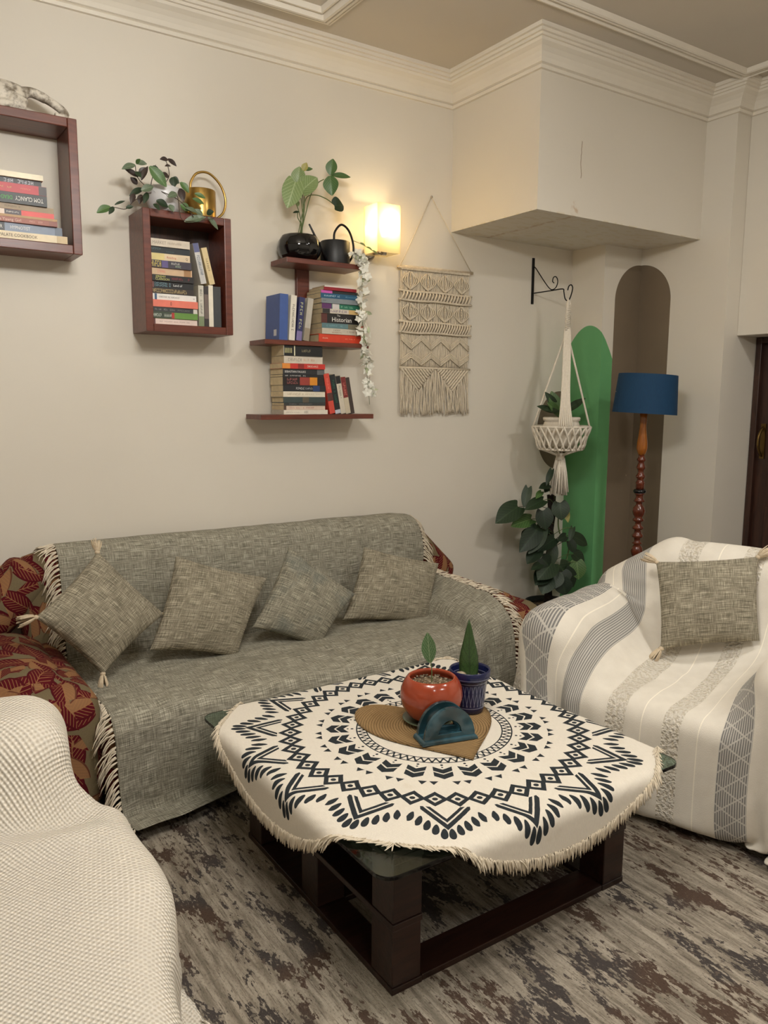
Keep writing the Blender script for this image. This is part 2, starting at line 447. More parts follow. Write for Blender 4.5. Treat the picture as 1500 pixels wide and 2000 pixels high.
def mandala():
    u, v = UV(); r = sq(u*u + v*v); th = M('ARCTAN2', v, u)
    wob = noise(comb(u, v), 40, 2)*.004 - .002
    def fold(n, ph):
        a = fr((th - math.radians(ph))*(n/(2*PI)) + .5) - .5
        return a*(2*PI/n)*r, r + wob
    dark = None
    x, y = fold(24, -31.8)
    ax = ab(x); q = y + ax*.62
    arrow = (((q > .294) & (q < .319)) | ((q > .325) & (q < .352))) & (ax < .028) & (y > .276 - ax*.2)
    dots = ((x*x + (y-.266)*(y-.266)) < .000020) | ((x*x + (y-.280)*(y-.280)) < .000012)
    dark = arrow | dots
    x2, y2 = fold(72, -31.8)
    tri = (ab(x2) < (.387 - y2)*.62) & (y2 > .366) & (ab(fr((th - math.radians(-24.3))*(24/(2*PI)) + .5) - .5) < .33)
    dark = dark | tri
    x3, y3 = fold(48, -44.0)
    d = ab(x3)/.0370 + ab(y3 - .466)/.040
    dd = (y3 - .466)
    dia = ((d < 1.0) & (d > .50)) | ((x3*x3 + dd*dd) < .000064)
    dark = dark | dia
    x4, y4 = fold(16, -33.6); a4 = ab(x4); q4 = y4 + a4*1.5
    vee = (((q4 > .568) & (q4 < .586)) | ((q4 > .596) & (q4 < .622))) & (a4 < .066) & (y4 > .508)
    dark = dark | vee
    pw = .0208; i = fl(a4/pw); yc0 = .650 - (i+.5)*pw*.92; fx = a4 - (i+.5)*pw - (y4-yc0)*(i*.07+.04)
    yc = yc0; e = fx/(.0094 + (y4-yc)*.10); h = (y4-yc)/.0250
    pet = ((e*e + h*h) < 1.0) & (a4 < .1038)
    dark = dark | pet
    zig = (ab((r-.235)/.013 - sn(th*64.0)*.8) < .5) | ((ab(r-.251) < .0022)) | (ab(r-.22) < .002)
    zig = zig & (r > .205) & (r < .256)
    dark = dark | zig
    base = mix(lin((214, 205, 190)), lin((234, 226, 212)), noise(comb(u*420, v*60), 1, 2))
    base = mix(base, lin((196, 178, 148)), step(noise(comb(u, v), 9, 3), .62, .8)*.35)
    ink = mix(lin((34, 38, 42)), lin((58, 62, 64)), noise(comb(u*400, v*400), 1, 2))
    return mix(base, ink, dark)
mat('mandala_cloth', mandala, .92, bump=lambda: sn(UV()[0]*1500)*sn(UV()[1]*1500), bstr=.25, bdist=.002, spec=.1)
mat('lamp_shade_blue', lambda: mix(lin((2, 48, 80)), lin((4, 60, 96)), noise(comb(OBJ()[0]*200, OBJ()[1]*200, OBJ()[2]*30), 1, 2)), .8, bump=lambda: noise(comb(*OBJ()), 400, 1), bstr=.2)
mat('paper', tone((196, 178, 142), .1, 40), .9)
mat('paper_grey', tone((190, 182, 166), .08, 40), .9)
mat('resin_white', lambda: mix(lin((112, 100, 84)), lin((216, 208, 194)), step(noise(comb(*OBJ()), 22, 5, .65), .34, .58)), .6, bump=lambda: noise(comb(*OBJ()), 60, 3), bstr=.4)
def glass(name, col, rough=0.0, ior=1.45, mixv=.0):
    global NT
    m = bpy.data.materials.new(name); m.use_nodes = True; NT = m.node_tree; b = NT.nodes['Principled BSDF']
    b.inputs['Base Color'].default_value = lin(col); b.inputs['Transmission Weight'].default_value = 1.0
    b.inputs['Roughness'].default_value = rough; b.inputs['IOR'].default_value = ior; MATS[name] = m; return m
glass('table_glass', (176, 206, 196), .02)
def sconce_glass():
    global NT
    m = bpy.data.materials.new('sconce_glass'); m.use_nodes = True; NT = m.node_tree; nd = NT.nodes
    nd.remove(nd['Principled BSDF']); out = nd['Material Output']
    t = nd.new('ShaderNodeBsdfTransparent'); t.inputs[0].default_value = (1, .95, .82, 1)
    tr = nd.new('ShaderNodeBsdfTranslucent'); tr.inputs[0].default_value = (1, .92, .72, 1)
    gl = nd.new('ShaderNodeBsdfGlossy'); gl.inputs['Roughness'].default_value = .15
    a = nd.new('ShaderNodeMixShader'); a.inputs[0].default_value = .5
    b = nd.new('ShaderNodeMixShader'); b.inputs[0].default_value = .06
    NT.links.new(t.outputs[0], a.inputs[1]); NT.links.new(tr.outputs[0], a.inputs[2])
    NT.links.new(a.outputs[0], b.inputs[1]); NT.links.new(gl.outputs[0], b.inputs[2]); NT.links.new(b.outputs[0], out.inputs[0])
    MATS['sconce_glass'] = m
sconce_glass()
def emit(name, col, s):
    m = bpy.data.materials.new(name); m.use_nodes = True; b = m.node_tree.nodes['Principled BSDF']
    b.inputs['Emission Color'].default_value = col; b.inputs['Emission Strength'].default_value = s; MATS[name] = m
emit('bulb_glow', (1.0, .86, .56, 1), 6.0)
emit('globe_glow', (1.0, .985, .94, 1), CHAND[1])
_pc = {}
def plain(c, rough=.5):
    k = (tuple(c), rough)
    if k not in _pc: _pc[k] = mat('print_%d_%d_%d' % tuple(c), tone(c, .07, 30), rough)
    return _pc[k]

# ================================================================== the room
YB, ZC = 3.65, 3.22
XL, YF, XR2 = -2.2, -2.6, 4.335
struct(box('floor', 'carpet', None, XL-.1, 4.8, YF-.1, YB+.1, -.08, 0))
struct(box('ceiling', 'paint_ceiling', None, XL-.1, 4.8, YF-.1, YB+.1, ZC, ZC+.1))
struct(box('wall_back', 'paint_back', None, XL-.1, 3.873, YB, YB+.1, 0, ZC))
struct(box('wall_left', 'paint_wall', None, XL-.1, XL, YF, YB, 0, ZC))
struct(box('wall_front', 'paint_wall', None, XL-.1, 4.8, YF-.1, YF, 0, ZC))
# corner pier with the two painted arches, and the short wall beside it
m = MB(); m.box(3.873, 4.31, BRY, YB+.1, 0, 2.43); m.box(4.21, 4.72, 2.776, BRY, 0, 2.43)
struct(m.build('wall_corner', 'paint_arches'))
struct(box('wall_soffit', 'paint_soffit', None, 2.89, 4.31, 2.972, YB+.1, 2.43, ZC))
struct(box('wall_right_upper', 'paint_wall', None, 4.21, 4.72, 2.776, 2.972, 2.43, ZC))
m = MB(); m.box(XR2, 4.72, 1.86, 2.776, 1.872, ZC); m.box(XR2, 4.72, YF, 1.86, 0, ZC)
struct(m.build('wall_right', 'paint_wall', bevel=.004))
struct(box('wall_right_reveal', 'paint_wall', None, 4.62, 4.72, 1.86, 2.776, 0, 1.872))

def sweep(name, path, norms, prof, z, closed=False, parent=None, m='paint_trim'):
    """profile (offset, drop) swept along an axis-aligned polyline with mitred corners"""
    n = len(path); G = []
    for i, p in enumerate(path):
        if closed: na, nb = norms[i-1], norms[i]
        else: na, nb = norms[max(i-1, 0)], norms[min(i, n-2)]
        mit = np.array(na, float) + (np.array(nb, float) if na != nb else 0)
        G.append([(p[0]+mit[0]*d, p[1]+mit[1]*d, z-h) for d, h in prof])
    G = np.array(G)
    if closed: G = np.concatenate([G, G[:1]])
    return MB().sheet(G).build(name, m, parent)
COR = [(0, .142), (.016, .142), (.020, .128), (.014, .122), (.026, .118), (.034, .100), (.046, .082), (.064, .066), (.086, .054), (.092, .044), (.104, .044), (.104, .032), (.118, .032), (.118, .018), (.134, .018), (.134, 0)]
struct(sweep('trim_1', [(XL, YB), (2.89, YB), (2.89, 2.972), (4.21, 2.972), (4.21, 2.776), (XR2, 2.776), (XR2, YF)],
             [(0, -1), (-1, 0), (0, -1), (-1, 0), (0, -1), (-1, 0)], COR, ZC))
def frame(name, x0, x1, y0, y1, prof):
    struct(sweep(name, [(x0, y0), (x1, y0), (x1, y1), (x0, y1)], [(0, 1), (-1, 0), (0, -1), (1, 0)], prof, ZC, True))
FP = [(0, 0), (.004, .016), (.018, .020), (.022, .010), (.030, .010), (.034, .030), (.050, .034), (.054, .020), (.062, .020), (.066, .040), (.080, .040), (.086, .014), (.094, .014), (.098, .024), (.108, .024), (.112, 0)]
frame('trim_2', -.75, 1.975, .95, 3.42, FP)
FP2 = [(0, 0), (.004, .022), (.014, .024), (.018, .010), (.034, .010), (.038, .022), (.048, .024), (.052, .012), (.060, .014), (.064, .026), (.074, .022), (.078, 0)]
frame('trim_3', 2.45, 4.105, -.4, 2.70, FP2)
# unseen lamps added on the ceiling as fill light for the room
for i, (l, s, p) in enumerate(FILL_LAMPS):
    t = thing('ceiling_lamp', ['round white ceiling lamp above the striped armchair', 'round white ceiling lamp behind the viewer on the left', 'round white ceiling lamp behind the viewer on the right'][i], 'ceiling lamp', (l[0], l[1], ZC), 'ceiling lamps')
    MB().lathe([(s*.5+.03, -.001), (s*.5+.03, -.03), (s*.5+.012, -.04), (s*.5+.012, -.034)], (l[0], l[1], ZC), 40).build('housing', 'white_ceramic', t, True, auto=.6)
    MB().lathe([(s*.5+.008, -.036), (s*.5, -.042), (.001, -.046)], (l[0], l[1], ZC), 40).build('diffuser', 'white_ceramic', t, True)

(cx_, cy_, cz_) = CHAND[0]
t = thing('chandelier', 'five-armed brass chandelier with lit globes above the seating', 'chandelier', (cx_, cy_, ZC))
MB().lathe([(.06, -.001), (.06, -.015), (.02, -.04), (.012, -.05)], (cx_, cy_, ZC), 24).build('canopy', 'brass', t, True)
MB().tube([(cx_, cy_, ZC-.04), (cx_, cy_, cz_)], .008, 8).build('rod', 'brass', t, True)
MB().lathe([(.01, -.05), (.03, -.03), (.035, 0), (.02, .04), (.01, .06)], (cx_, cy_, cz_), 20).build('hub', 'brass', t, True)
for k in range(5):
    a_ = 2*PI*k/5+.3; ux_, uy_ = math.cos(a_), math.sin(a_); rr_ = .26
    MB().tube(cat_rom([(cx_, cy_, cz_), (cx_+ux_*.12, cy_+uy_*.12, cz_-.05), (cx_+ux_*.24, cy_+uy_*.24, cz_-.01), (cx_+ux_*rr_, cy_+uy_*rr_, cz_+.03)], 5), .006, 7).build('arm', 'brass', t, True)
    pr_ = [(max(.05*math.sin(g_), .001), -.05*math.cos(g_)) for g_ in np.linspace(0, PI, 13)]
    MB().lathe(pr_, (cx_+ux_*rr_, cy_+uy_*rr_, cz_+.08), 20).build('globe', 'globe_glow', t, True)

# door in its deep reveal
d = struct(box('door_1', 'door_wood', None, 4.56, 4.60, 1.90, 2.735, .01, 1.835))
for k, (z0, z1) in enumerate(((1.38, 1.74), (.98, 1.24), (.14, .86))):
    for (y0, y1) in ((1.98, 2.27), (2.37, 2.655)):
        MB().rbox((4.558, (y0+y1)/2, (z0+z1)/2), (.012, (y1-y0)/2, (z1-z0)/2), .010, n=4).build('panel', 'door_wood', d, weld=1e-5)
m = MB(); m.box(4.53, 4.60, 2.735, 2.772, 0, 1.87); m.box(4.53, 4.60, 1.864, 1.90, 0, 1.87); m.box(4.53, 4.60, 1.90, 2.735, 1.835, 1.868)
m.build('door_frame', 'door_wood', d, bevel=.004)
MB().tube(cat_rom([(4.556, 2.700, 1.165), (4.535, 2.700, 1.180), (4.510, 2.700, 1.22), (4.505, 2.700, 1.255), (4.510, 2.700, 1.29), (4.535, 2.700, 1.325), (4.556, 2.700, 1.34)], 4), .008, 8).build('handle', 'old_brass', d, True)
box('handle_plate', 'old_brass', d, 4.551, 4.559, 2.685, 2.715, 1.15, 1.36)

# ================================================================== cloth: grid of points pulled down over solid shapes
def s_box(c, h, r, R=None):
    c = np.array(c, float); inner = np.array(h, float)-r
    def f(P):
        q = P-c
        if R is not None: q = q@R
        q = np.abs(q)-inner
        return np.sqrt((np.maximum(q, 0)**2).sum(-1)) + np.minimum(q.max(-1), 0) - r
    return f
def s_cap(a, b, r):
    a = np.array(a, float); b = np.array(b, float); ba = b-a; bb = ba@ba
    def f(P):
        t = np.clip(((P-a)@ba)/bb, 0, 1); return np.sqrt(((P-a-t[..., None]*ba)**2).sum(-1)) - r
    return f
def union(fs): return lambda P: np.min([f(P) for f in fs], 0)
def drape(P, rest, sdf, steps=90, its=7, thick=.008, mu=.6, bend=.06, grav=9.8, floor=.01, damp=.96, shear=.25):
    P = P.copy(); Pp = P.copy(); dt = 1/60; e = 1e-3
    def RL(sa, sb): return np.sqrt(((rest[sa]-rest[sb])**2).sum(-1))
    A = slice(None); prs = []
    def pr(sa, sb, k): prs.append((sa, sb, RL(sa, sb)[..., None], k))
    ny, nx = P.shape[:2]
    for o in (0, 1):
        a = slice(o, nx-1, 2); b = slice(o+1, nx, 2); pr((A, a), (A, b), 1.0)
        a = slice(o, ny-1, 2); b = slice(o+1, ny, 2); pr((a, A), (b, A), 1.0)
    for o in (0, 1):
        ya, yb = slice(o, ny-1, 2), slice(o+1, ny, 2)
        pr((ya, slice(0, nx-1)), (yb, slice(1, nx)), shear); pr((ya, slice(1, nx)), (yb, slice(0, nx-1)), shear)
    for o in range(4):
        n1 = (nx-o-1)//4*4
        a = np.arange(o, nx-2, 4); b = a+2; pr((A, a), (A, b), bend)
        a = np.arange(o, ny-2, 4); b = a+2; pr((a, A), (b, A), bend)
    for s in range(steps):
        v = (P-Pp)*damp; sp = np.linalg.norm(v, axis=-1, keepdims=True); v *= np.minimum(1, .03/(sp+1e-9))
        Pp = P.copy(); P = P+v; P[..., 2] -= grav*dt*dt
        for it in range(its):
            for sa, sb, L, k in prs:
                d = P[sb]-P[sa]; l = np.sqrt((d*d).sum(-1, keepdims=True))+1e-9
                c = d*((l-L)/l*.5*k); P[sa] += c; P[sb] -= c
            if it % 3 == 2 or it == its-1:
                D = sdf(P)-thick; hit = D < 0
                if hit.any():
                    Q = P[hit]; g = np.stack([sdf(Q+np.eye(3)[i]*e) - sdf(Q-np.eye(3)[i]*e) for i in range(3)], -1)
                    g /= (np.linalg.norm(g, axis=-1, keepdims=True)+1e-9)
                    Q = Q - g*D[hit][:, None]
                    mv = Q-Pp[hit]; tn = mv-(mv*g).sum(-1, keepdims=True)*g
                    Q = Q - tn*mu; P[hit] = Q
                if floor is not None: P[..., 2] = np.maximum(P[..., 2], floor)
    return P
def wrinkle(P, rest, amp, f=6.0, seed=0.0):
    """small folds pushed along the cloth's own normals"""
    du = np.gradient(P, axis=1); dv = np.gradient(P, axis=0); N = np.cross(du, dv); N /= (np.linalg.norm(N, axis=-1, keepdims=True)+1e-9)
    Q = P.copy()
    for i in range(P.shape[0]):
        for j in range(P.shape[1]):
            u, v = rest[i, j]; w_ = mnoise.noise(Vector((u*2.5, v*2.5, seed)))
            r_ = max(0, 1-abs(mnoise.noise(Vector((u*f+w_*2.2, v*f*.45+w_, seed+3))))*2.4)**2
            Q[i, j] += N[i, j]*amp*(r_*max(0, .35+1.3*mnoise.noise(Vector((u*1.7, v*1.7, seed+7))))+.35*mnoise.noise(Vector((u*5, v*5, seed+5))))
    return Q
def cloth_obj(name, P, rest, m, parent=None, sub=1, thick=.006):
    mb = MB().sheet(P)
    o = mb.build(name, m, parent, True, uv=rest.reshape(-1, 2))
    q = o.modifiers.new('thickness', 'SOLIDIFY'); q.thickness = thick; q.offset = -1
    q = o.modifiers.new('sub', 'SUBSURF'); q.levels = sub; q.render_levels = sub
    return o
def strands(mb, base, dirs, length, r, n=1, jit=.25, droop=.35, seg=4, sdf=None, clear=.006):
    """short tapering threads hanging from points"""
    for b, d in zip(base, dirs):
        for k in range(n):
            L = length*(1+random.uniform(-jit, jit)); p = np.array(b, float)+RNG.normal(0, r*.9, 3)
            v = unit(np.array(d)+RNG.normal(0, .17, 3)); pts = [p.copy()]
            for i in range(seg):
                v = unit(v+np.array([0, 0, -droop])); p = p+v*L/seg
                if sdf is not None:
                    for _ in range(2):
                        D = float(sdf(p[None])[0])-clear
                        if D < 0:
                            g = np.array([float((sdf((p+np.eye(3)[i2]*1e-3)[None]) - sdf((p-np.eye(3)[i2]*1e-3)[None]))[0]) for i2 in range(3)])
                            p = p-unit(g)*D
                if p[2] < .004: p[2] = .004
                pts.append(p.copy())
            mb.tube(pts, [r]*(seg)+[r*.45], 4)
    return mb

# ------------------------------------------------------------------ sofa along the back wall
SX0, SX1 = .66, 2.33
t = thing('sofa', 'three-seat sofa with maroon leaf-patterned rolled arms against the back wall', 'sofa', (1.5, 3.15, 0))
RB = np.array(Matrix.Rotation(math.radians(-11), 3, 'X'))
sofa_prims = dict(
    seat=((1.495, 2.985, .255), (.86, .335, .150), .055, None),
    back=((1.495, 3.44, .50), (.985, .10, .375), .095, RB),
    arm_l=((.40, 3.02, .28), (.245, .36, .24), .10, None), arm_r=((2.55, 3.02, .28), (.225, .36, .24), .10, None))
caps = [((.42, 2.83, .385), (.42, 3.30, .40), .185), ((2.545, 2.83, .385), (2.545, 3.30, .40), .185)]
shoulders = [((.55, 3.48, .76), (.28, 3.46, .50), .105), ((2.44, 3.48, .76), (2.68, 3.46, .52), .105)]
sofa_sdf = union([s_box(*v) for v in sofa_prims.values()] + [s_cap(*c) for c in caps+shoulders])
def uvbox(ob, s=1.0):
    me = ob.data; L = me.uv_layers.new(name='UVMap') if not me.uv_layers else me.uv_layers[0]
    for p in me.polygons:
        n = p.normal; a = max(range(3), key=lambda i: abs(n[i]))
        for li in p.loop_indices:
            c = me.vertices[me.loops[li].vertex_index].co
            L.data[li].uv = ((c[1], c[2]) if a == 0 else (c[0], c[2]) if a == 1 else (c[0], c[1]))
    return ob
def cap_mesh(a, b, r, n=24):
    a = np.array(a, float); b = np.array(b, float); t_ = unit(b-a); pts = []; rs = []
    for k in range(7): g = PI/2*k/6; pts.append(a-t_*r*.55*math.cos(g)); rs.append(max(r*math.sin(g), .004))
    for k in range(7): g = PI/2*k/6; pts.append(b+t_*r*.55*math.sin(g)); rs.append(max(r*math.cos(g), .004))
    return MB().tube(pts, rs, n)
for k in ('seat', 'back'):
    c, h, r, R = sofa_prims[k]; uvbox(MB().rbox(c, h, r, R, 10).build('seat_base' if k == 'seat' else 'backrest', 'leaf_upholstery', t, True, weld=1e-4))
for k, cp in (('arm_l', caps[0]), ('arm_r', caps[1])):
    c, h, r, R = sofa_prims[k]; mb = MB().rbox(c, h, r, R, 10)
    a = uvbox(mb.build('arm', 'leaf_upholstery', t, True, weld=1e-4))
    uvbox(cap_mesh(*cp).build('arm_roll', 'leaf_upholstery', a, True))
for cp in shoulders: uvbox(cap_mesh(*cp).build('shoulder', 'leaf_upholstery', t, True))
for (x, y) in ((.3, 2.72), (2.68, 2.72), (.3, 3.3), (2.68, 3.3)):
    MB().lathe([(.02, 0), (.026, .03), (.03, .07)], (x, y, 0), 16).build('leg', 'table_wood', t, True)
# sage throw: down the back, over the seat, down the front
yz = [(3.585, .80), (3.56, .905), (3.48, .935), (3.405, .90), (3.33, .60), (3.27, .45), (3.20, .43), (2.80, .435), (2.69, .425), (2.635, .37), (2.63, .055)]
seg = np.r_[0, np.cumsum([math.dist(yz[i], yz[i+1]) for i in range(len(yz)-1)])]
V = np.arange(0, seg[-1], .0215); U = np.arange(0, 2.0, .0215)
Yv = np.interp(V, seg, [p[0] for p in yz]); Zv = np.interp(V, seg, [p[1] for p in yz])
G = np.zeros((len(V), len(U), 3)); WV = (.905 + .022*np.clip((V-.12)/.55, 0, 1))[:, None]; G[..., 0] = .668+U[None]*WV; G[..., 1] = Yv[:, None]; G[..., 2] = Zv[:, None]
xx = G[..., 0]; armtop = np.where((xx > 2.30), .60, 0)*np.clip((xx-2.26)/.08, 0, 1); infr = (G[..., 1] < 3.42) & (G[..., 1] > 2.62)
G[..., 2] = np.where(infr & (V[:, None] > .25), np.maximum(G[..., 2], armtop*(G[..., 1] > 2.70)), G[..., 2])
# slack and ripples so that folds form
rest = np.zeros(G.shape[:2]+(2,)); rest[..., 0] = U[None]*WV; rest[..., 1] = V[:, None]
for i in range(G.shape[0]):
    for j in range(G.shape[1]):
        G[i, j] += np.array([0, 0, 1])*.016*mnoise.noise(Vector((U[j]*6, V[i]*6, 0))) + np.array([0, -.022*mnoise.noise(Vector((U[j]*5, V[i]*2, 5.))), 0])
rest_s = rest*np.array([1.035, 1.03])
sofa_col = union([sofa_sdf, s_box((1.5, 3.70, 1.0), (3, .06, 1.2), .01)])
P = drape(G, rest_s, sofa_col, 70, 6, .010, .75, .05, floor=.05)
for i in range(P.shape[0]):
    for j in range(P.shape[1]):
        rg = 1-abs(mnoise.noise(Vector((U[j]*5+2*mnoise.noise(Vector((U[j]*3, V[i]*3, 1.))), V[i]*9, 2.))))*2
        P[i, j, 2] += .0035*mnoise.noise(Vector((U[j]*9, V[i]*14, 2.))) + .009*max(0, rg)**2*(1 if .75 < V[i] < 1.35 else .3)
        if V[i] > seg[8]: P[i, j, 1] -= min(1, (V[i]-seg[8])/.22)*(.010+.022*mnoise.noise(Vector((U[j]*4.2+V[i]*1.2, V[i]*.9, 7.)))+.008*mnoise.noise(Vector((U[j]*11-V[i]*3, V[i]*2, 9.))))
SP = P
th = cloth_obj('sofa_throw', P, rest, 'slub_throw', None, 1, .005)
tag(th, 'grey-green slub throw with cream fringe spread over the sofa', 'throw')
mb = MB()
def edge_fringe(mb, E_, IN, L, r, step_, n, droop, sdf):
    """threads along an edge: E_ edge points, IN the points one row inside"""
    s = np.r_[0, np.cumsum(np.linalg.norm(np.diff(E_, axis=0), axis=1))]
    q = np.arange(0, s[-1], step_); B = np.stack([np.interp(q, s, E_[:, i]) for i in range(3)], 1); I = np.stack([np.interp(q, s, IN[:, i]) for i in range(3)], 1)
    D = B-I; D /= np.linalg.norm(D, axis=1, keepdims=True); strands(mb, B+np.array([0, 0, .003]), D, L, r, n, .3, droop, 4, sdf)
edge_fringe(mb, P[:, 0], P[:, 2], .085, .0026, .020, 4, .45, sofa_sdf)
edge_fringe(mb, P[:, -1], P[:, -3], .085, .0026, .020, 4, .45, sofa_sdf)
fo = mb.build('fringe', 'fringe_cream', th, True); fo['kind'] = 'stuff'

# ------------------------------------------------------------------ cushions
def tassel(parent, p, d, L=.060, r=.018, m='tassel_tan', local=False):
    d = unit(d); mb = MB(); p = np.array(p, float)
    for k in range(30):
        a = RNG.normal(0, 1, 3); a -= d*(a@d); a = unit(a)
        q = [p, p+d*L*.18+a*r*.5, p+d*L*.55+a*r*.9+np.array([0, 0, -.004]), p+d*L*random.uniform(.85, 1.1)+a*r*1.1+np.array([0, 0, -.010])]
        mb.tube(q, [.0022, .0034, .0034, .0018], 4)
    mb.lathe([(.002, -.008), (r*.55, -.004), (r*.6, .004), (.002, .009)], p, 8)
    return mb.build('tassel', m, parent, True)
def pillow(name, label, C, T, m, group, tassels=(), pinch=.07):
    """cushion from its four corners (clockwise from top left)"""
    C = [np.array(c, float) for c in C]; n = 26; ctr = sum(C)/4
    N = unit(np.cross(C[1]-C[3], C[0]-C[2])); N = N if N@(CAMP-ctr) > 0 else -N
    lo = min(c[2] for c in C)
    t = thing(name, label, 'cushion', (ctr[0], ctr[1], lo), group)
    W = (np.linalg.norm(C[1]-C[0])+np.linalg.norm(C[2]-C[3]))/2; H = (np.linalg.norm(C[3]-C[0])+np.linalg.norm(C[2]-C[1]))/2
    seed = random.uniform(0, 50); mb = MB(); uvs = []
    for sg in (1, -1):
        G = np.zeros((n+1, n+1, 3))
        for i in range(n+1):
            for j in range(n+1):
                s = math.sin(PI/2*(2*j/n-1)); v = math.sin(PI/2*(2*i/n-1))
                s2 = s*(1-pinch*(1-v*v)); v2 = v*(1-pinch*(1-s*s))
                a, b = (s2+1)/2, (v2+1)/2
                p = (C[0]*(1-a)+C[1]*a)*(1-b)+(C[3]*(1-a)+C[2]*a)*b
                q = max((1-s*s)*(1-v*v), 0)
                th = T*q**.42*(1+.10*mnoise.noise(Vector((s*1.6+seed, v*1.6, sg))))
                th += .006*q**.3*mnoise.noise(Vector((s*4+seed, v*4, 3)))
                G[i, j] = p + N*sg*th; uvs.append((a*W, b*H))
        if sg < 0: G = G[:, ::-1]; row = np.array(uvs[-(n+1)**2:]).reshape(n+1, n+1, 2)[:, ::-1]; uvs[-(n+1)**2:] = [tuple(x) for x in row.reshape(-1, 2)]
        mb.sheet(G)
    mb.build('cover', m, t, True, weld=2e-4, sub=1, uv=uvs)
    for k in tassels: tassel(t, C[k]*.985+ctr*.015, C[k]-ctr+np.array([0, 0, -.02]))
    # seam cord along the edge
    return t
LEAN = np.array([0, -math.cos(math.radians(24)), math.sin(math.radians(24))])
CG = 'slub cushions on the sofa'
def cpx(pts, base, n): return [onP(x, y, base, n) for x, y in pts]
pillow('cushion', 'leftmost grey-green cushion set on its corner with cream tassels', cpx(((190, 1077), (321, 1200), (201, 1318), (68, 1206)), (0.80, 2.98, .425), (.22, -.87, .42)), .075, 'slub_cushion', CG, (0, 1, 2, 3))
pillow('cushion', 'grey-green cushion tucked behind the leftmost tasselled one', cpx(((343, 1086), (522, 1128), (462, 1284), (292, 1270)), (1.15, 3.04, .43), (.05, -.90, .40)), .075, 'slub_cushion', CG)
pillow('cushion', 'bluish grey cushion standing on its corner mid sofa', cpx(((564, 1067), (694, 1160), (622, 1266), (492, 1226)), (1.66, 3.04, .43), (-.05, -.90, .40)), .07, 'slub_cushion_blue', CG)
pillow('cushion', 'square grey-green cushion nearest the far sofa arm', cpx(((711, 1068), (857, 1100), (838, 1219), (668, 1211)), (2.05, 3.10, .43), (-.1, -.90, .36)), .07, 'slub_cushion', CG)

# ------------------------------------------------------------------ armchairs (built facing +x, front edge at x = 0)
def chair_prims(half, armw, seat_h, arm_h, back_h, depth=.62, bk=.75, rec=0.0):
    RBc = np.array(Matrix.Rotation(math.radians(-12), 3, 'Y'))
    pr = dict(seat=((-depth/2, 0, (seat_h+.11)/2), (depth/2, half+.02, (seat_h-.11)/2), .055, None),
              back=((-depth-.10, 0, (back_h+.15)/2), (.12, half+armw*bk, (back_h-.15)/2), .115, RBc))
    for k, s in (('arm_a', -1), ('arm_b', 1)):
        pr[k] = ((-depth/2-.05-rec/2, s*(half+armw/2), (arm_h+.11)/2), (depth/2+.03-rec/2, armw/2, (arm_h-.11)/2), .10, None)
    return pr
def rotz(P, o, a):
    c, s = math.cos(a), math.sin(a); Q = P.copy(); Q[..., 0] = o[0]+c*P[..., 0]-s*P[..., 1]; Q[..., 1] = o[1]+s*P[..., 0]+c*P[..., 1]; return Q
def make_chair(name, label, pr, o, ang, m):
    mw = Matrix.Translation((o[0], o[1], 0)) @ Matrix.Rotation(ang, 4, 'Z')
    t = thing(name, label, 'armchair' if name == 'armchair' else 'sofa', mw=mw)
    for k, nm in (('seat', 'seat'), ('back', 'backrest'), ('arm_a', 'arm'), ('arm_b', 'arm')):
        c, h, r, R = pr[k]; uvbox(MB().rbox(c, h, r, R, 8).build(nm, m, t, True, weld=1e-4, local=True))
    hy = pr['arm_b'][0][1]
    for x in (-.08, -.62):
        for y in (-hy, hy): MB().lathe([(.02, 0), (.024, .05), (.028, .125)], (x, y, 0), 14).build('leg', 'table_wood', t, True, local=True)
    return t
def chair_throw(pr, xs, ys, front, side, seat_h, arm_h, half, armw, back_h, depth, seedv, steps=80, ripple=.022, slack=1.03, extra=()):
    """start shape: seat height between the arms, arm height over them, folded down past the front and the sides"""
    G = np.zeros((len(xs), len(ys), 3)); outer = half+armw+.015
    for i, x in enumerate(xs):
        for j, y in enumerate(ys):
            yy = max(-outer, min(outer, y)); ov = abs(y)-outer
            xf = .02 if abs(yy) < half else -.01
            ox = x-xf; px = min(x, xf)
            z = seat_h+.02 if abs(yy) < half-.02 else arm_h+.02
            if px < -depth+.06:
                k = (-depth+.06-px); z = max(z, seat_h+.02+k*3.2); z = min(z, back_h+.03)
                px = -depth+.06-k*.55
            if ox > 0: z -= ox; px = xf+.03
            if ov > 0: z -= ov
            G[i, j] = (px, yy, max(z, .03))
            G[i, j] += np.array([ripple*mnoise.noise(Vector((x*4, y*5, seedv))), ripple*mnoise.noise(Vector((x*5, y*4, seedv+9))), abs(ripple)*mnoise.noise(Vector((x*5, y*5, seedv+4)))])
    rest = np.zeros(G.shape[:2]+(2,)); rest[..., 0] = ys[None]; rest[..., 1] = xs[:, None]
    sdf = union([s_box(*v) for v in pr.values()]+[s_cap(*c) for c in extra])
    return drape(G, rest*slack, sdf, steps, 6, .010, .55, .05, floor=.03), rest, sdf
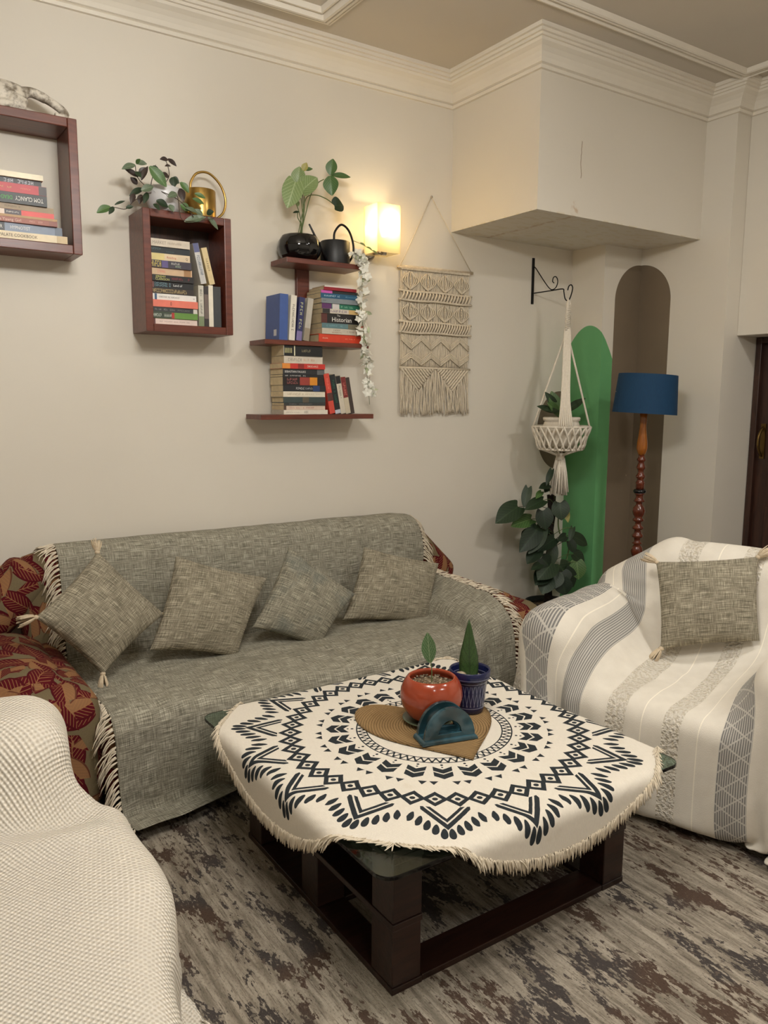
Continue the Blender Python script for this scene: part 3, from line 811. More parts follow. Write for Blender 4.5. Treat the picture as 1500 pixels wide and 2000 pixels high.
# armchair by the corner, striped throw
H2, A2, S2, AR2, B2, D2 = .33, .24, .42, .67, .905, .62
O2, TH2 = (2.25, 1.69), math.radians(194)
pr2 = chair_prims(H2, A2, S2, AR2, B2-.01, D2, -.45)
sh2 = [((-.77, s_*.22, .785), (-.70, s_*.43, .63), .11) for s_ in (-1, 1)]
ch2 = make_chair('armchair', 'armchair by the far corner hidden under a striped cream throw', pr2, O2, TH2, 'sofa_lining')
for c_ in sh2: uvbox(cap_mesh(*c_).build('shoulder', 'sofa_lining', ch2, True, local=True))
xs = np.arange(-1.12, .335, .0225); ys = np.arange(-.97, .97, .0225)
P, rest, sdf2 = chair_throw(pr2, xs, ys, 0, 0, S2, AR2, H2, A2, B2, D2, 3.0, extra=sh2)
sdf2w = lambda Q: sdf2(rotz(Q-np.array([O2[0], O2[1], 0]), (0, 0), -TH2))
P = wrinkle(P, rest, -.024, 5.0, 2.0); P = rotz(P, O2, TH2); SP2 = P
th2 = cloth_obj('striped_throw', P, rest, 'striped_throw', None, 1, .006)
tag(th2, 'cream throw with grey line bands and tufted stripes over the corner armchair', 'throw')
mb = MB(); edge_fringe(mb, P[:, 0], P[:, 2], .035, .0022, .010, 2, .3, None); edge_fringe(mb, P[:, -1], P[:, -3], .035, .0022, .010, 2, .3, None)
fo = mb.build('fringe', 'fringe_cream', th2, True); fo['kind'] = 'stuff'
def clear_plane(Pg, px, n, margin, pct=96):
    n = unit(n); Q = Pg.reshape(-1, 3)-CAMP; d = Q@_f; X_ = 750+FPX*(Q@_r)/d; Y_ = 1000-FPX*(Q@_u)/d
    xs_, ys_ = [p[0] for p in px], [p[1] for p in px]; k = (X_ > min(xs_)+8) & (X_ < max(xs_)-8) & (Y_ > min(ys_)+8) & (Y_ < max(ys_)-8)
    return n*(np.percentile(Pg.reshape(-1, 3)[k]@n, pct)+margin)
CPX = ((1281, 1097), (1482, 1087), (1484, 1252), (1290, 1268)); CN = (-.80, -.45, .42)
cb = clear_plane(SP2, CPX, CN, .035)
pillow('cushion', 'square grey-green cushion with tan tassels on the striped armchair', cpx(CPX, cb, unit(CN)), .065, 'slub_cushion', 'slub cushions on the armchair', (0, 1, 3), .05)
# two-seat settee in the left foreground under a white woven throw
H3, A3, S3, AR3, B3, D3 = .78, .36, .42, .645, .92, .70
O3, TH3 = (.395, 1.27), math.radians(-9)
pr3 = chair_prims(H3, A3, S3, AR3, B3, D3, .75, .11)
make_chair('settee', 'settee in the left foreground covered by a white woven throw', pr3, O3, TH3, 'sofa_lining')
xs = np.arange(-.85, .36, .024); ys = np.arange(-.78, 1.50, .024)
P, rest, sdf3 = chair_throw(pr3, xs, ys, 0, 0, S3, AR3, H3, A3, B3, D3, 11.0)
for i in range(P.shape[0]):
    for j in range(P.shape[1]):
        x_, y_, z_ = P[i, j]
        k_ = (y_-(H3-.07)-.03*mnoise.noise(Vector((x_*4, 0, 1.))))
        fd_ = min(1, max(0, (-.02-x_)/.14))
        P[i, j, 2] += fd_*(-.032*math.exp(-(k_/.05)**2)+.020*math.exp(-((k_+.10)/.05)**2))
        if x_ > -.12: P[i, j, 0] += .055*math.exp(-((y_-.40)/.22)**2)*min(1, (x_+.12)/.10)
        P[i, j, 2] += .006*mnoise.noise(Vector((x_*3, y_*9, 4.)))
P = wrinkle(P, rest, -.010, 4.0, 6.0); P = rotz(P, O3, TH3)
th3 = cloth_obj('woven_throw', P, rest, 'basket_throw', None, 1, .008)
tag(th3, 'white basket-weave throw over the settee in the left foreground', 'throw')

# ------------------------------------------------------------------ coffee table of two stacked pallets, glass top
TX0, TX1, TY0, TY1 = 1.025, 1.905, 1.485, 2.36
t = thing('coffee_table', 'dark stained pallet coffee table with a glass top', 'coffee table', ((TX0+TX1)/2, (TY0+TY1)/2, 0))
rc = lambda: random.uniform(-.001, .001)
BX = (TX0, TX1-.095); BY = (TY0, (TY0+TY1)/2-.05, TY1-.10)
for x in BX:
    for z0, z1 in ((0, .018), (.176, .194), (.350, .368)):
        box('side_board', 'table_wood', t, x+rc(), x+.095+rc(), TY0-.002+rc(), TY1+.002+rc(), z0, z1, bevel=.002)
    for y in BY:
        for z0, z1 in ((.018, .176), (.194, .350)):
            box('block', 'table_wood', t, x+.002+rc(), x+.092+rc(), y+.001+rc(), y+.099+rc(), z0, z1, bevel=.003)
for y in BY: box('floor_runner', 'table_wood', t, TX0+.096, TX1-.096, y+rc(), y+.10+rc(), 0, .018, bevel=.002)
nb = 7; wdt = .095; gap = ((TY1-TY0)-nb*wdt)/(nb-1)
for k in range(nb):
    y = TY0+k*(wdt+gap); box('deck_board', 'table_wood', t, TX0+rc(), TX1+rc(), y, y+wdt, .368, .386, bevel=.002)
GX0, GX1, GY0, GY1, GZ = .935, 2.042, 1.392, 2.545, .398
def rrect(x0, x1, y0, y1, r, n=6):
    out = []
    for cx, cy, a0 in ((x1-r, y1-r, 0), (x0+r, y1-r, 90), (x0+r, y0+r, 180), (x1-r, y0+r, 270)):
        for k in range(n+1): a = math.radians(a0+90*k/n); out.append((cx+r*math.cos(a), cy+r*math.sin(a)))
    return out
rr = rrect(GX0, GX1, GY0, GY1, .045); n = len(rr); mb = MB()
mb.add([(x, y, .387) for x, y in rr]+[(x, y, GZ) for x, y in rr], [tuple(range(n-1, -1, -1)), tuple(range(n, 2*n))]+[(i, (i+1) % n, n+(i+1) % n, n+i) for i in range(n)])
mb.build('glass_top', 'table_glass', t, bevel=.002)
# round mandala cloth
CC = np.array([1.53, 1.99]); RC = .705; N = 61
s = np.linspace(-1, 1, N); A_, B_ = np.meshgrid(s, s)
dx = A_*np.sqrt(1-B_**2/2); dy = B_*np.sqrt(1-A_**2/2)
rest = np.stack([dx*RC, dy*RC], -1); G = np.zeros((N, N, 3)); G[..., :2] = rest+CC; G[..., 2] = GZ+.012
for i in range(N):
    for j in range(N): G[i, j, 2] += .004*abs(mnoise.noise(Vector((G[i, j, 0]*6, G[i, j, 1]*6, 0))))
tsdf = s_box(((GX0+GX1)/2, (GY0+GY1)/2, GZ-.094), ((GX1-GX0)/2+.010, (GY1-GY0)/2+.010, .10), .018)
P = drape(G, rest, tsdf, 90, 6, .0045, .5, .22, floor=.02, shear=.6)
tc = cloth_obj('tablecloth', P, rest, 'mandala_cloth', None, 2, .002)
tag(tc, 'round cream tablecloth printed with a black geometric mandala', 'tablecloth')
ring = [(0, j) for j in range(N)]+[(i, N-1) for i in range(1, N)]+[(N-1, j) for j in range(N-2, -1, -1)]+[(i, 0) for i in range(N-2, -1, -1)]
EP = np.array([P[a] for a in ring]); ctr3 = np.array([CC[0], CC[1], GZ])
def inn(a): i, j = a; return P[i+(2 if i == 0 else -2 if i == N-1 else 0), j+(2 if j == 0 else -2 if j == N-1 else 0)]
IP = np.array([inn(a) for a in ring])
mb = MB(); edge_fringe(mb, EP, IP, .034, .0019, .0042, 2, .28, tsdf)
fo = mb.build('fringe', 'fringe_cream', tc, True); fo['kind'] = 'stuff'
TT = GZ+.0125   # top of the cloth

# ================================================================== things on the table
def leaf_mesh(mb, uvs, base, d, up, L, W, shape='heart', curl=.25, n=7, fold=.25):
    """one leaf blade: base point, direction, face normal"""
    d = unit(d); up = np.array(up, float); up = unit(up-d*(up@d)); sd = np.cross(d, up); G = np.zeros((n+1, 5, 3)); k = []
    for i in range(n+1):
        t = i/n
        if shape == 'heart': w = math.sin(PI*min(1, t*.86+.14))**.8*(1-.15*t)
        elif shape == 'arrow': w = (math.sin(PI*(t*.80+.20))**.75)
        elif shape == 'lance': w = math.sin(PI*(t*.92+.06))**.9
        else: w = (1-t)**.6
        w = max(w, .02 if i < n else 0.0)
        for j in range(5):
            s = (j-2)/2
            back = (-.22*L*abs(s)**1.5*(1-t)**4) if shape in ('heart', 'arrow') else 0
            p = base + d*(t*L+back) + sd*s*w*W*.5 + up*(-curl*L*t*t + fold*W*.5*abs(s)*w)
            G[i, j] = p; k.append((s*w, t))
    mb.sheet(G); uvs += k
def leaf(parent, base, d, up, L, W, m, shape='heart', curl=.25, fold=.25, name='leaf'):
    mb = MB(); uvs = []; leaf_mesh(mb, uvs, np.array(base, float), d, up, L, W, shape, curl, 7, fold)
    return mb.build(name, m, parent, True, uv=uvs, sub=1)

# heart-shaped jute mat
hc = np.array([1.545, 1.985]); pts = []
for k in range(72):
    a = 2*PI*k/72; x = 16*math.copysign(abs(math.sin(a))**2.05, math.sin(a)); y = 13*math.cos(a)-5*math.cos(2*a)-2*math.cos(3*a)-math.cos(4*a)
    pts.append((x/16*.236, (y+2.5)/14.5*.258))
ra = math.radians(-12); pts = [(hc[0]+x*math.cos(ra)-y*math.sin(ra), hc[1]+x*math.sin(ra)+y*math.cos(ra)) for x, y in pts]
mb = MB(); uvs = []; K = 10; ring_n = len(pts); vs = []; fs = []
for lay, z in ((0, TT+.001), (1, TT+.007)):
    for q in range(K+1):
        f_ = q/K
        for (x, y) in pts:
            zz = z-(.003 if (lay == 1 and q == K) else 0); vs.append((hc[0]+(x-hc[0])*f_, hc[1]+(y-hc[1])*f_, zz)); uvs.append(((x-hc[0])*f_, (y-hc[1])*f_))
for lay in (0, 1):
    o = lay*(K+1)*ring_n
    for q in range(K):
        for i in range(ring_n):
            a, b = o+q*ring_n+i, o+q*ring_n+(i+1) % ring_n; g = (a, b, b+ring_n, a+ring_n); fs.append(g if lay == 0 else g[::-1])
o0, o1 = K*ring_n, (K+1)*ring_n+K*ring_n
for i in range(ring_n): j = (i+1) % ring_n; fs.append((o0+i, o1+i, o1+j, o0+j))
mb.add(vs, fs); jm = mb.build('jute_mat', 'jute', None, True, uv=uvs)
tag(jm, 'heart-shaped tan jute mat lying in the middle of the tablecloth', 'mat')
MT = TT+.008
# orange pot on a green saucer
oc = (1.552, 2.026)
sc_ = thing('saucer', 'small green glazed saucer under the orange pot', 'saucer', (oc[0]-.01, oc[1]+.0, MT))
MB().lathe([(.045, 0), (.062, .003), (.082, .012), (.087, .017), (.084, .018), (.060, .008), (.002, .007)], (oc[0]-.012, oc[1], MT), 40).build('dish', 'green_glaze', sc_, True)
PZ = MT+.009
t = thing('potted_seedling', 'round orange glazed pot with a single young leaf', 'potted plant', (oc[0], oc[1], PZ))
pp = [(.045, 0), (.060, .003), (.082, .022), (.098, .050), (.106, .082), (.103, .110), (.094, .132), (.084, .146), (.078, .150), (.072, .147), (.074, .138), (.079, .128), (.084, .118)]
MB().lathe(pp, (*oc, PZ), 48, rib=lambda g: 1+.006*math.cos(12*g)).build('pot', 'orange_glaze', t, True)
MB().lathe([(.088, .119), (.060, .124), (.03, .126), (.001, .127)], (*oc, PZ), 32).build('soil', 'soil', t, True)
peb = MB()
for k in range(150):
    a, r_ = random.uniform(0, 2*PI), .078*math.sqrt(random.random()); c = (oc[0]+r_*math.cos(a), oc[1]+r_*math.sin(a), PZ+.126)
    peb.rbox(c, (random.uniform(.002, .005), random.uniform(.002, .004), .0025), .0018, n=1)
o = peb.build('pebbles', 'pebble', t); o['kind'] = 'stuff'
sb = np.array([oc[0], oc[1], PZ+.12]); st_ = sb+np.array([-.004, .004, .085])
MB().tube(bez(sb, sb+np.array([.004, 0, .05]), st_), .002, 6).build('stem', 'stem_green', t, True)
leaf(t, st_-np.array([0, 0, .010]), (-.10, .03, 1), (-.6, -.75, .2), .108, .050, 'leaf_mottled', 'lance', -.05, .35)
# blue pot with a snake plant leaf
bc = (1.722, 2.03)
t = thing('snake_plant', 'dark blue pot with crosshatched lines holding a snake plant leaf', 'potted plant', (*bc, MT))
MB().lathe([(.045, 0), (.049, .002), (.052, .02), (.060, .10), (.063, .118), (.069, .120), (.071, .126), (.072, .150), (.070, .153), (.066, .152), (.064, .146), (.062, .12), (.058, .10)], (*bc, MT), 48).build('pot', 'blue_glaze', t, True)
MB().lathe([(.061, .118), (.03, .123), (.001, .124)], (*bc, MT), 28).build('soil', 'paper_grey', t, True)
mb = MB(); uvs = []; n = 10
for side in (1, -1):
    G = np.zeros((n+1, 7, 3))
    for i in range(n+1):
        tt = i/n; wv = .028*(1+.25*math.sin(PI*min(1, tt*1.5)))*(1-tt**2.6)+.0004
        for j in range(7):
            s_ = (j-3)/3
            G[i, j] = (bc[0]-.004+wv*s_*.83-.004*tt, bc[1]+wv*s_*-.56+.012*(s_*s_-1)*(1-tt)*side*.5, MT+.105+tt*.225); uvs.append((s_*.5, tt))
    mb.sheet(G if side > 0 else G[:, ::-1])
mb.build('leaf', 'leaf_snake', t, True, weld=1e-5, uv=uvs)
MB().rbox((bc[0]-.033, bc[1]+.008, MT+.132), (.016, .016, .010), .009, n=5).build('pebble', 'pebble', t, True, weld=1e-5)
# teal ceramic napkin holder: two arches on a foot
na, nb_ = np.array([1.412, 1.885]), np.array([1.592, 1.842]); nx = unit(np.r_[nb_-na, 0]); ny = np.array([-nx[1], nx[0], 0]); nc = np.r_[(na+nb_)/2+ny[:2]*.028, MT]
t = thing('napkin_holder', 'teal glazed ceramic napkin holder with two arched walls', 'napkin holder', tuple(nc))
def L3(x, y, z): return nc+nx*x+ny*y+np.array([0, 0, z])
def arch_wall(y, th_):
    R, Ri, n = .088, .042, 26; mb = MB(); vs = []; fs = []
    out = [(-R-.006, 0)]+[(R*math.cos(a), .012+.102*math.sin(a)) for a in np.linspace(PI, 0, n)]+[(R+.006, 0)]
    inn_ = [(-Ri, .030)]+[(-Ri+.002+(Ri*2-.004)*(i/(n-1)), .032+.040*math.sin(PI*i/(n-1))**.55) for i in range(n)]+[(Ri, .030)]
    m_ = len(out)
    for yy in (y, y+th_):
        for (x, z) in out: vs.append(L3(x, yy, z))
        for (x, z) in inn_: vs.append(L3(x, yy, z))
    for i in range(m_-1):
        fs += [(i, i+1, m_+i+1, m_+i)]; o = 2*m_
        fs += [(o+i+1, o+i, o+m_+i, o+m_+i+1), (i+1, i, o+i, o+i+1), (m_+i, m_+i+1, o+m_+i+1, o+m_+i)]
    fs += [(0, m_, 2*m_-1, m_-1), (2*m_, 3*m_-1, 4*m_-1, 3*m_), (0, m_-1, 3*m_-1, 2*m_), (m_, 3*m_, 4*m_-1, 2*m_-1)]
    return mb.add(vs, fs)
for y in (-.034, .020): arch_wall(y, .014).build('arched_wall', 'teal_glaze', t, bevel=.003)
mb = MB(); hx, hy = .098, .042
mb.add([L3(x, y, z) for z, k in ((0, 1.0), (.010, .97), (.016, .90)) for x, y in ((-hx*k, -hy*k), (hx*k, -hy*k), (hx*k, hy*k), (-hx*k, hy*k))],
       [(3, 2, 1, 0), (8, 9, 10, 11)]+[(q*4+i, q*4+(i+1) % 4, q*4+4+(i+1) % 4, q*4+4+i) for q in (0, 1) for i in range(4)])
mb.build('foot', 'teal_glaze', t, bevel=.003)

# ================================================================== books
def textmesh(body, h, maxw, font=None):
    if body[0] == '~':      # print too small to read: a row of letter-like strokes, '~' stands for that many letters
        n = int(body[1:]); p_ = maxw/n; vs = []; fs = []; rg = random.Random(n*7+int(h*1e5))
        for k in range(n):
            if n > 7 and rg.random() < .14: continue
            x0_ = k*p_; bars = [(0, .16, 0, 1)]
            q_ = rg.randrange(4)
            if q_ in (0, 1): bars.append((.52, .68, 0, 1 if q_ else .6))
            if q_ in (1, 2): bars.append((.16, .66, .42, .58))
            if q_ in (2, 3): bars.append((.16, .62, .84, 1))
            if q_ == 3: bars.append((.16, .62, 0, .16))
            for a_, b_, c_, d_ in bars:
                o_ = len(vs); vs += [(x0_+a_*p_, c_*h), (x0_+b_*p_, c_*h), (x0_+b_*p_, d_*h), (x0_+a_*p_, d_*h)]; fs.append((o_, o_+1, o_+2, o_+3))
        return np.array(vs), fs, maxw
    cu = bpy.data.curves.new('txt', 'FONT'); cu.body = body; cu.size = 1.0; cu.resolution_u = 2
    ob = bpy.data.objects.new('txt', cu); COL.objects.link(ob)
    dg = bpy.context.evaluated_depsgraph_get(); dg.update(); me = bpy.data.meshes.new_from_object(ob.evaluated_get(dg))
    bpy.data.objects.remove(ob); bpy.data.curves.remove(cu)
    co = np.array([v.co[:] for v in me.vertices]); fs = [tuple(p.vertices) for p in me.polygons]; bpy.data.meshes.remove(me)
    co[:, 0] -= co[:, 0].min(); wd = co[:, 0].max(); hh = co[:, 1].max()
    sy = h/max(hh, .4); sx = min(sy, maxw/wd)
    return co[:, :2]*np.array([sx, sy]), fs, wd*sx
def book(label, group, mw, L, T, D, col, bands=(), texts=(), pages='paper', flip=False, hard=False):
    """local: length x 0..L, thickness z 0..T, spine face at y = 0, depth towards +y"""
    t = thing('book', label, 'book', None, group, mw)
    c = .0022 if hard else .0007; ov = .003 if hard else .0006; m = plain(col, .42)
    mb = MB(); mb.box(0, L, 0, D, 0, c); mb.box(0, L, 0, D, T-c, T); mb.box(0, L, 0, c*1.3, c, T-c)
    mb.build('cover', m, t, local=True)
    box_ = MB().box(ov, L-ov, c*1.3, D-ov, c, T-c); box_.build('pages', pages, t, local=True)
    for k, (a, b, bc_) in enumerate(bands):
        MB().box(a*L, b*L, -.0004, 0, T*.02, T*.98).build('spine_print', plain(bc_, .42), t, local=True)
    for (body, a, b, hf, tc_, *zz) in texts:
        co, fs, wd = textmesh(body, T*hf, (b-a)*L); z0 = T*(zz[0] if zz else .5)-T*hf*.5
        if flip: vs = [(L-(a*L+x), -.0009, T-(z0+y)) for x, y in co]
        else: vs = [(a*L+x, -.0009, z0+y) for x, y in co]
        MB().add(vs, fs).build('lettering', plain(tc_, .5), t, local=True)
    return t
BK = []
def stack(group, x0, y0, z0, items, tops=False):
    """items from bottom to top: label, length, thickness, depth, colour, x offset, bands, texts, opts"""
    z = z0
    for it in items:
        lab, L, T, D, col, dx = it[:6]; bands = it[6] if len(it) > 6 else (); texts = it[7] if len(it) > 7 else (); kw = it[8] if len(it) > 8 else {}
        mw = Matrix.Translation((x0+dx, y0+random.uniform(-.006, .006), z)) @ Matrix.Rotation(math.radians(random.uniform(-1.2, 1.2)), 4, 'Z')
        book(lab, group, mw, L, T, D, col, bands, texts, **kw); z += T+.0004
    return z
def upright(lab, group, x, y, z, lean, L, T, D, col, bands=(), texts=(), **kw):
    a = math.radians(lean)
    up = T*math.sin(a) if a > 0 else 0
    mw = Matrix.Translation((x, y, z+up)) @ Matrix.Rotation(a, 4, 'Y') @ Matrix.Translation((0, 0, L)) @ Matrix.Rotation(PI/2, 4, 'Y')
    return book(lab, group, mw, L, T, D, col, bands, texts, **kw)

# --------------------------- box shelf at the left edge, with a leopard figure
def box_shelf(label, x0, x1, z0, z1, y0, th_):
    t = thing('box_shelf', label, 'shelf', ((x0+x1)/2, YB, z0), 'reddish wooden box shelves')
    box('side_board', 'shelf_wood', t, x0, x0+th_, y0, YB-.001, z0, z1, bevel=.003); box('side_board', 'shelf_wood', t, x1-th_, x1, y0, YB-.001, z0, z1, bevel=.003)
    box('bottom_board', 'shelf_wood', t, x0+th_, x1-th_, y0+.001, YB-.001, z0, z0+th_, bevel=.003); box('top_board', 'shelf_wood', t, x0+th_, x1-th_, y0+.001, YB-.001, z1-th_, z1, bevel=.003)
    return t
S1X0, S1X1, S1Z0, S1Z1, SY = .20, .828, 2.070, 2.592, 3.45
box_shelf('reddish wooden box shelf cut off by the left edge of the picture', S1X0, S1X1, S1Z0, S1Z1, SY, .036)
g1 = 'books lying in the left box shelf'; W_ = (236, 232, 226)
s1 = [('cream cookbook lying at the bottom of the left box shelf stack', .40, .028, .17, (224, 206, 172), .135, ((.90, 1, (196, 172, 130)),), (('SILVER PALATE COOKBOOK', .26, .72, .42, (74, 60, 44)),), {}),
      ('slate blue book above the cream cookbook in the left box shelf', .40, .034, .16, (128, 140, 160), .12, ((0, .47, (40, 42, 46)), (.93, 1, (96, 106, 122))), (('LARS KEPLER', .26, .45, .40, W_), ('HYPNOTIST', .52, .70, .36, W_)), {}),
      ('rust coloured book with pale lettering in the left box shelf', .385, .019, .15, (150, 76, 52), .115, ((.92, 1, (132, 64, 46)),), (('The Diary of a Young Girl', .24, .66, .55, (240, 206, 190)), ('~10', .72, .86, .32, (226, 180, 160))), {}),
      ('thin ochre book under the red and cream one', .39, .009, .15, (172, 130, 74), .11, (), (), {}),
      ('cream and red book mid stack in the left box shelf', .375, .020, .15, (216, 66, 58), .115, ((.0, .52, (226, 206, 190)), (.52, .68, (48, 32, 40))), (('~7', .54, .66, .3, W_),), {}),
      ('tan worn book below the black thriller in the left box shelf', .38, .021, .15, (150, 126, 92), .11, (), (('~17', .40, .68, .3, (96, 76, 52)),), {}),
      ('black thriller with upside down white title in the left box shelf', .35, .040, .16, (26, 28, 28), .115, ((.24, .30, (214, 220, 212)),), (('TOM CLANCY', .04, .33, .40, W_), ('DEAD OR ALIVE', .36, .68, .36, (96, 190, 92))), {'flip': True}),
      ('red hardback with a dark tail in the left box shelf', .36, .034, .16, (186, 44, 54), .105, ((.92, 1, (54, 44, 46)),), (('~12', .34, .66, .18, (238, 200, 150)), ('~6', .74, .84, .14, (226, 160, 130))), {}),
      ('black book with upside down grey title near the stack top', .35, .022, .15, (44, 46, 50), .10, ((.0, .0, (0, 0, 0)),), (('~10', .05, .40, .6, (206, 206, 214)),), {'flip': True}),
      ('cream book topmost in the left box shelf stack', .36, .020, .15, (236, 224, 196), .095, (), (), {})]
s1 = [tuple(list(a[:6])+[[b for b in a[6] if b[1] > b[0]]]+list(a[7:])) for a in s1]
stack(g1, S1X0+.036, 3.462, S1Z0+.0365, s1)
# reclining big cat: one continuous body
t = thing('leopard_figurine', 'weathered white leopard figurine lying on the left box shelf', 'figurine', (.55, 3.55, S1Z1))
z0 = S1Z1; cy = 3.545; mb = MB()
def ell(c, r, n=14):
    k = 10; prof = []
    for i in range(k+1): a = -PI/2+PI*i/k; prof.append((max(math.cos(a), .001), math.sin(a)))
    vs = []; fs = []
    for (rr_, zz) in prof:
        for j in range(n): g = 2*PI*j/n; vs.append((c[0]+r[0]*rr_*math.cos(g), c[1]+r[1]*rr_*math.sin(g), c[2]+r[2]*zz))
    for i in range(k):
        for j in range(n): fs.append((i*n+j, i*n+(j+1) % n, (i+1)*n+(j+1) % n, (i+1)*n+j))
    fs += [tuple(range(n-1, -1, -1)), tuple(k*n+j for j in range(n))]; mb.add(vs, fs)
mb.tube(cat_rom([(.20, cy, z0+.095), (.28, cy, z0+.088), (.36, cy, z0+.078), (.44, cy, z0+.070), (.53, cy, z0+.074), (.61, cy, z0+.066), (.66, cy, z0+.050)], 4),
        [.050]*2+[.054]*4+[.056]*4+[.052]*4+[.050]*4+[.054]*4+[.046]*2+[.02], 14)
ell((.18, cy-.012, z0+.115), (.062, .045, .048)); ell((.125, cy-.016, z0+.100), (.030, .028, .024))
ell((.20, cy+.026, z0+.160), (.012, .012, .018)); ell((.19, cy-.046, z0+.158), (.012, .012, .018))
ell((.575, cy-.036, z0+.058), (.078, .030, .048)); ell((.585, cy+.036, z0+.056), (.075, .028, .046))
for sgn in (-1, 1):
    mb.tube(cat_rom([(.60, cy+sgn*.046, z0+.045), (.64, cy+sgn*.056, z0+.022), (.56, cy+sgn*.060, z0+.016), (.49, cy+sgn*.060, z0+.015)], 5), [.03]*5+[.02]*6+[.016]*5, 10)
    ell((.482, cy+sgn*.060, z0+.014), (.026, .017, .013))
    ell((.31, cy+sgn*.034, z0+.07), (.045, .026, .05))
    mb.tube(cat_rom([(.31, cy+sgn*.04, z0+.05), (.35, cy+sgn*.050, z0+.022), (.26, cy+sgn*.052, z0+.016), (.16, cy+sgn*.050, z0+.015)], 5), [.028]*5+[.020]*6+[.016]*5, 10)
    ell((.15, cy+sgn*.050, z0+.014), (.028, .018, .013))
mb.tube(cat_rom([(.63, cy-.01, z0+.085), (.68, cy-.015, z0+.092), (.735, cy-.02, z0+.075), (.785, cy-.03, z0+.045), (.800, cy-.035, z0+.020), (.782, cy-.045, z0+.012), (.755, cy-.05, z0+.012)], 6), [.020]*12+[.017]*12+[.013]*13, 10)
o = mb.build('body', 'resin_white', t, True); q = o.modifiers.new('fuse', 'REMESH'); q.mode = 'VOXEL'; q.voxel_size = .0045; q.use_smooth_shade = True
q = o.modifiers.new('soft', 'SMOOTH'); q.iterations = 4; q.factor = .5

# --------------------------- second box shelf
S2X0, S2X1, S2Z0, S2Z1 = 1.077, 1.475, 1.781, 2.291
bs = box_shelf('tall reddish box shelf under the trailing plant', S2X0, S2X1, S2Z0, S2Z1, SY, .033)
box('back_panel', 'door_wood', bs, S2X0+.033, S2X1-.033, YB-.012, YB-.002, S2Z0+.033, S2Z1-.033)
g2_ = 'books stacked in the tall box shelf'
D_ = .145
s2 = [('pale pink book at the bottom of the tall box shelf', .203, .026, D_, (226, 204, 194), .0, ((0, .07, (96, 50, 48)),), (('~26', .16, .84, .18, (150, 120, 112)),)),
      ('green book with white lettering in the tall box shelf', .203, .026, D_, (96, 138, 58), .0, ((0, .42, (52, 62, 50)), (.42, .48, (170, 50, 44))), (('~15', .02, .42, .5, (206, 216, 200)),)),
      ('dark grey book with a white end in the tall box shelf', .204, .021, D_, (52, 54, 56), .0, ((.91, 1, (210, 204, 196)),), (('~16', .06, .5, .36, (150, 150, 146)), ('~7', .56, .84, .26, (130, 130, 128)))),
      ('salmon pink book with a small oval mark in the tall box shelf', .205, .030, D_, (222, 118, 98), .0, (), (('0', .39, .42, .5, (60, 40, 36)),)),
      ('white book with a blue dot in the tall box shelf', .203, .026, D_, (226, 224, 218), .0, ((.07, .12, (58, 88, 122)),), (('~26', .16, .64, .26, (70, 72, 76)), ('H', .93, .96, .3, (90, 90, 92)))),
      ('black book with ornate gold lettering in the tall box shelf', .192, .025, D_, (46, 38, 34), .0, (), (('~23', .02, .84, .62, (196, 172, 118)),)),
      ('black book with blue double title in the tall box shelf', .192, .027, D_, (26, 26, 28), .0, ((0, .07, (120, 78, 76)),), (('~11', .09, .46, .3, (120, 156, 168), .68), ('~11', .09, .46, .3, (120, 156, 168), .32), ('Land of', .52, .80, .34, (226, 226, 222)))),
      ('black book with yellow and red lettering in the tall box shelf', .190, .026, D_, (28, 24, 24), .0, (), (('JEREMY', .10, .38, .36, (198, 196, 112), .70), ('CLARKSON', .10, .42, .32, (198, 196, 112), .30), ('~8', .48, .92, .42, (130, 44, 56)))),
      ('tan book with a brown tail mark in the tall box shelf', .186, .029, D_, (206, 176, 142), .0, ((.80, .97, (168, 126, 84)),), (('~9', .16, .36, .4, (206, 120, 110)),)),
      ('purple black book with tall yellow letters in the tall box shelf', .180, .031, D_, (56, 50, 62), .0, ((.27, .42, (90, 78, 128)),), (('~5', .01, .26, .80, (214, 190, 90)), ('~8', .50, .84, .32, (196, 194, 186), .66), ('~3', .60, .76, .3, (150, 170, 140), .3))),
      ('cream book with pink lettering in the tall box shelf', .178, .030, D_, (216, 196, 164), .0, ((.05, .36, (214, 196, 132)),), (('Reading', .42, .80, .30, (190, 110, 90)), ('Q', .89, .94, .34, (60, 48, 40)))),
      ('black and teal book near the top of the tall box shelf', .178, .026, D_, (26, 34, 36), .0, (), (('~8', .04, .44, .28, (84, 108, 112), .66), ('~14', .40, .60, .2, (70, 96, 100), .3))),
      ('cream book topmost in the tall box shelf stack', .176, .032, D_, (206, 194, 176), .0, (), (('MARKET', .06, .40, .42, (150, 138, 124)), ('~12', .44, .82, .3, (160, 146, 130))))]
ztop = stack(g2_, S2X0+.0345, 3.475, S2Z0+.0335, s2)
zb = S2Z0+.0335; ux = S2X0+.033+.214; gg = 'books standing in the tall box shelf'
upright('white and green book standing beside the stack in the tall box shelf', gg, ux, 3.478, zb, 0, .180, .024, .125, (196, 192, 178), ((.75, 1, (120, 134, 100)),), (('~14', .1, .7, .4, (90, 90, 86)),)); ux += .0255
upright('thin brown black book standing in the tall box shelf', gg, ux, 3.478, zb, 0, .178, .021, .125, (48, 42, 42), ((.2, .8, (106, 92, 86)),)); ux += .022
upright('plain white book standing in the tall box shelf', gg, ux, 3.478, zb, 0, .184, .021, .125, (226, 218, 200)); ux += .022
upright('dark charcoal book standing at the right of the tall box shelf', gg, ux, 3.478, zb, 0, .180, .036, .125, (58, 60, 62))
upright('grey and blue book leaning on the upper stack in the tall box shelf', gg, 1.338, 3.478, zb+.1855, -11.5, .175, .026, .125, (196, 194, 190), ((0, .22, (92, 96, 136)),), (('~13', .26, .80, .5, (70, 92, 116)),))
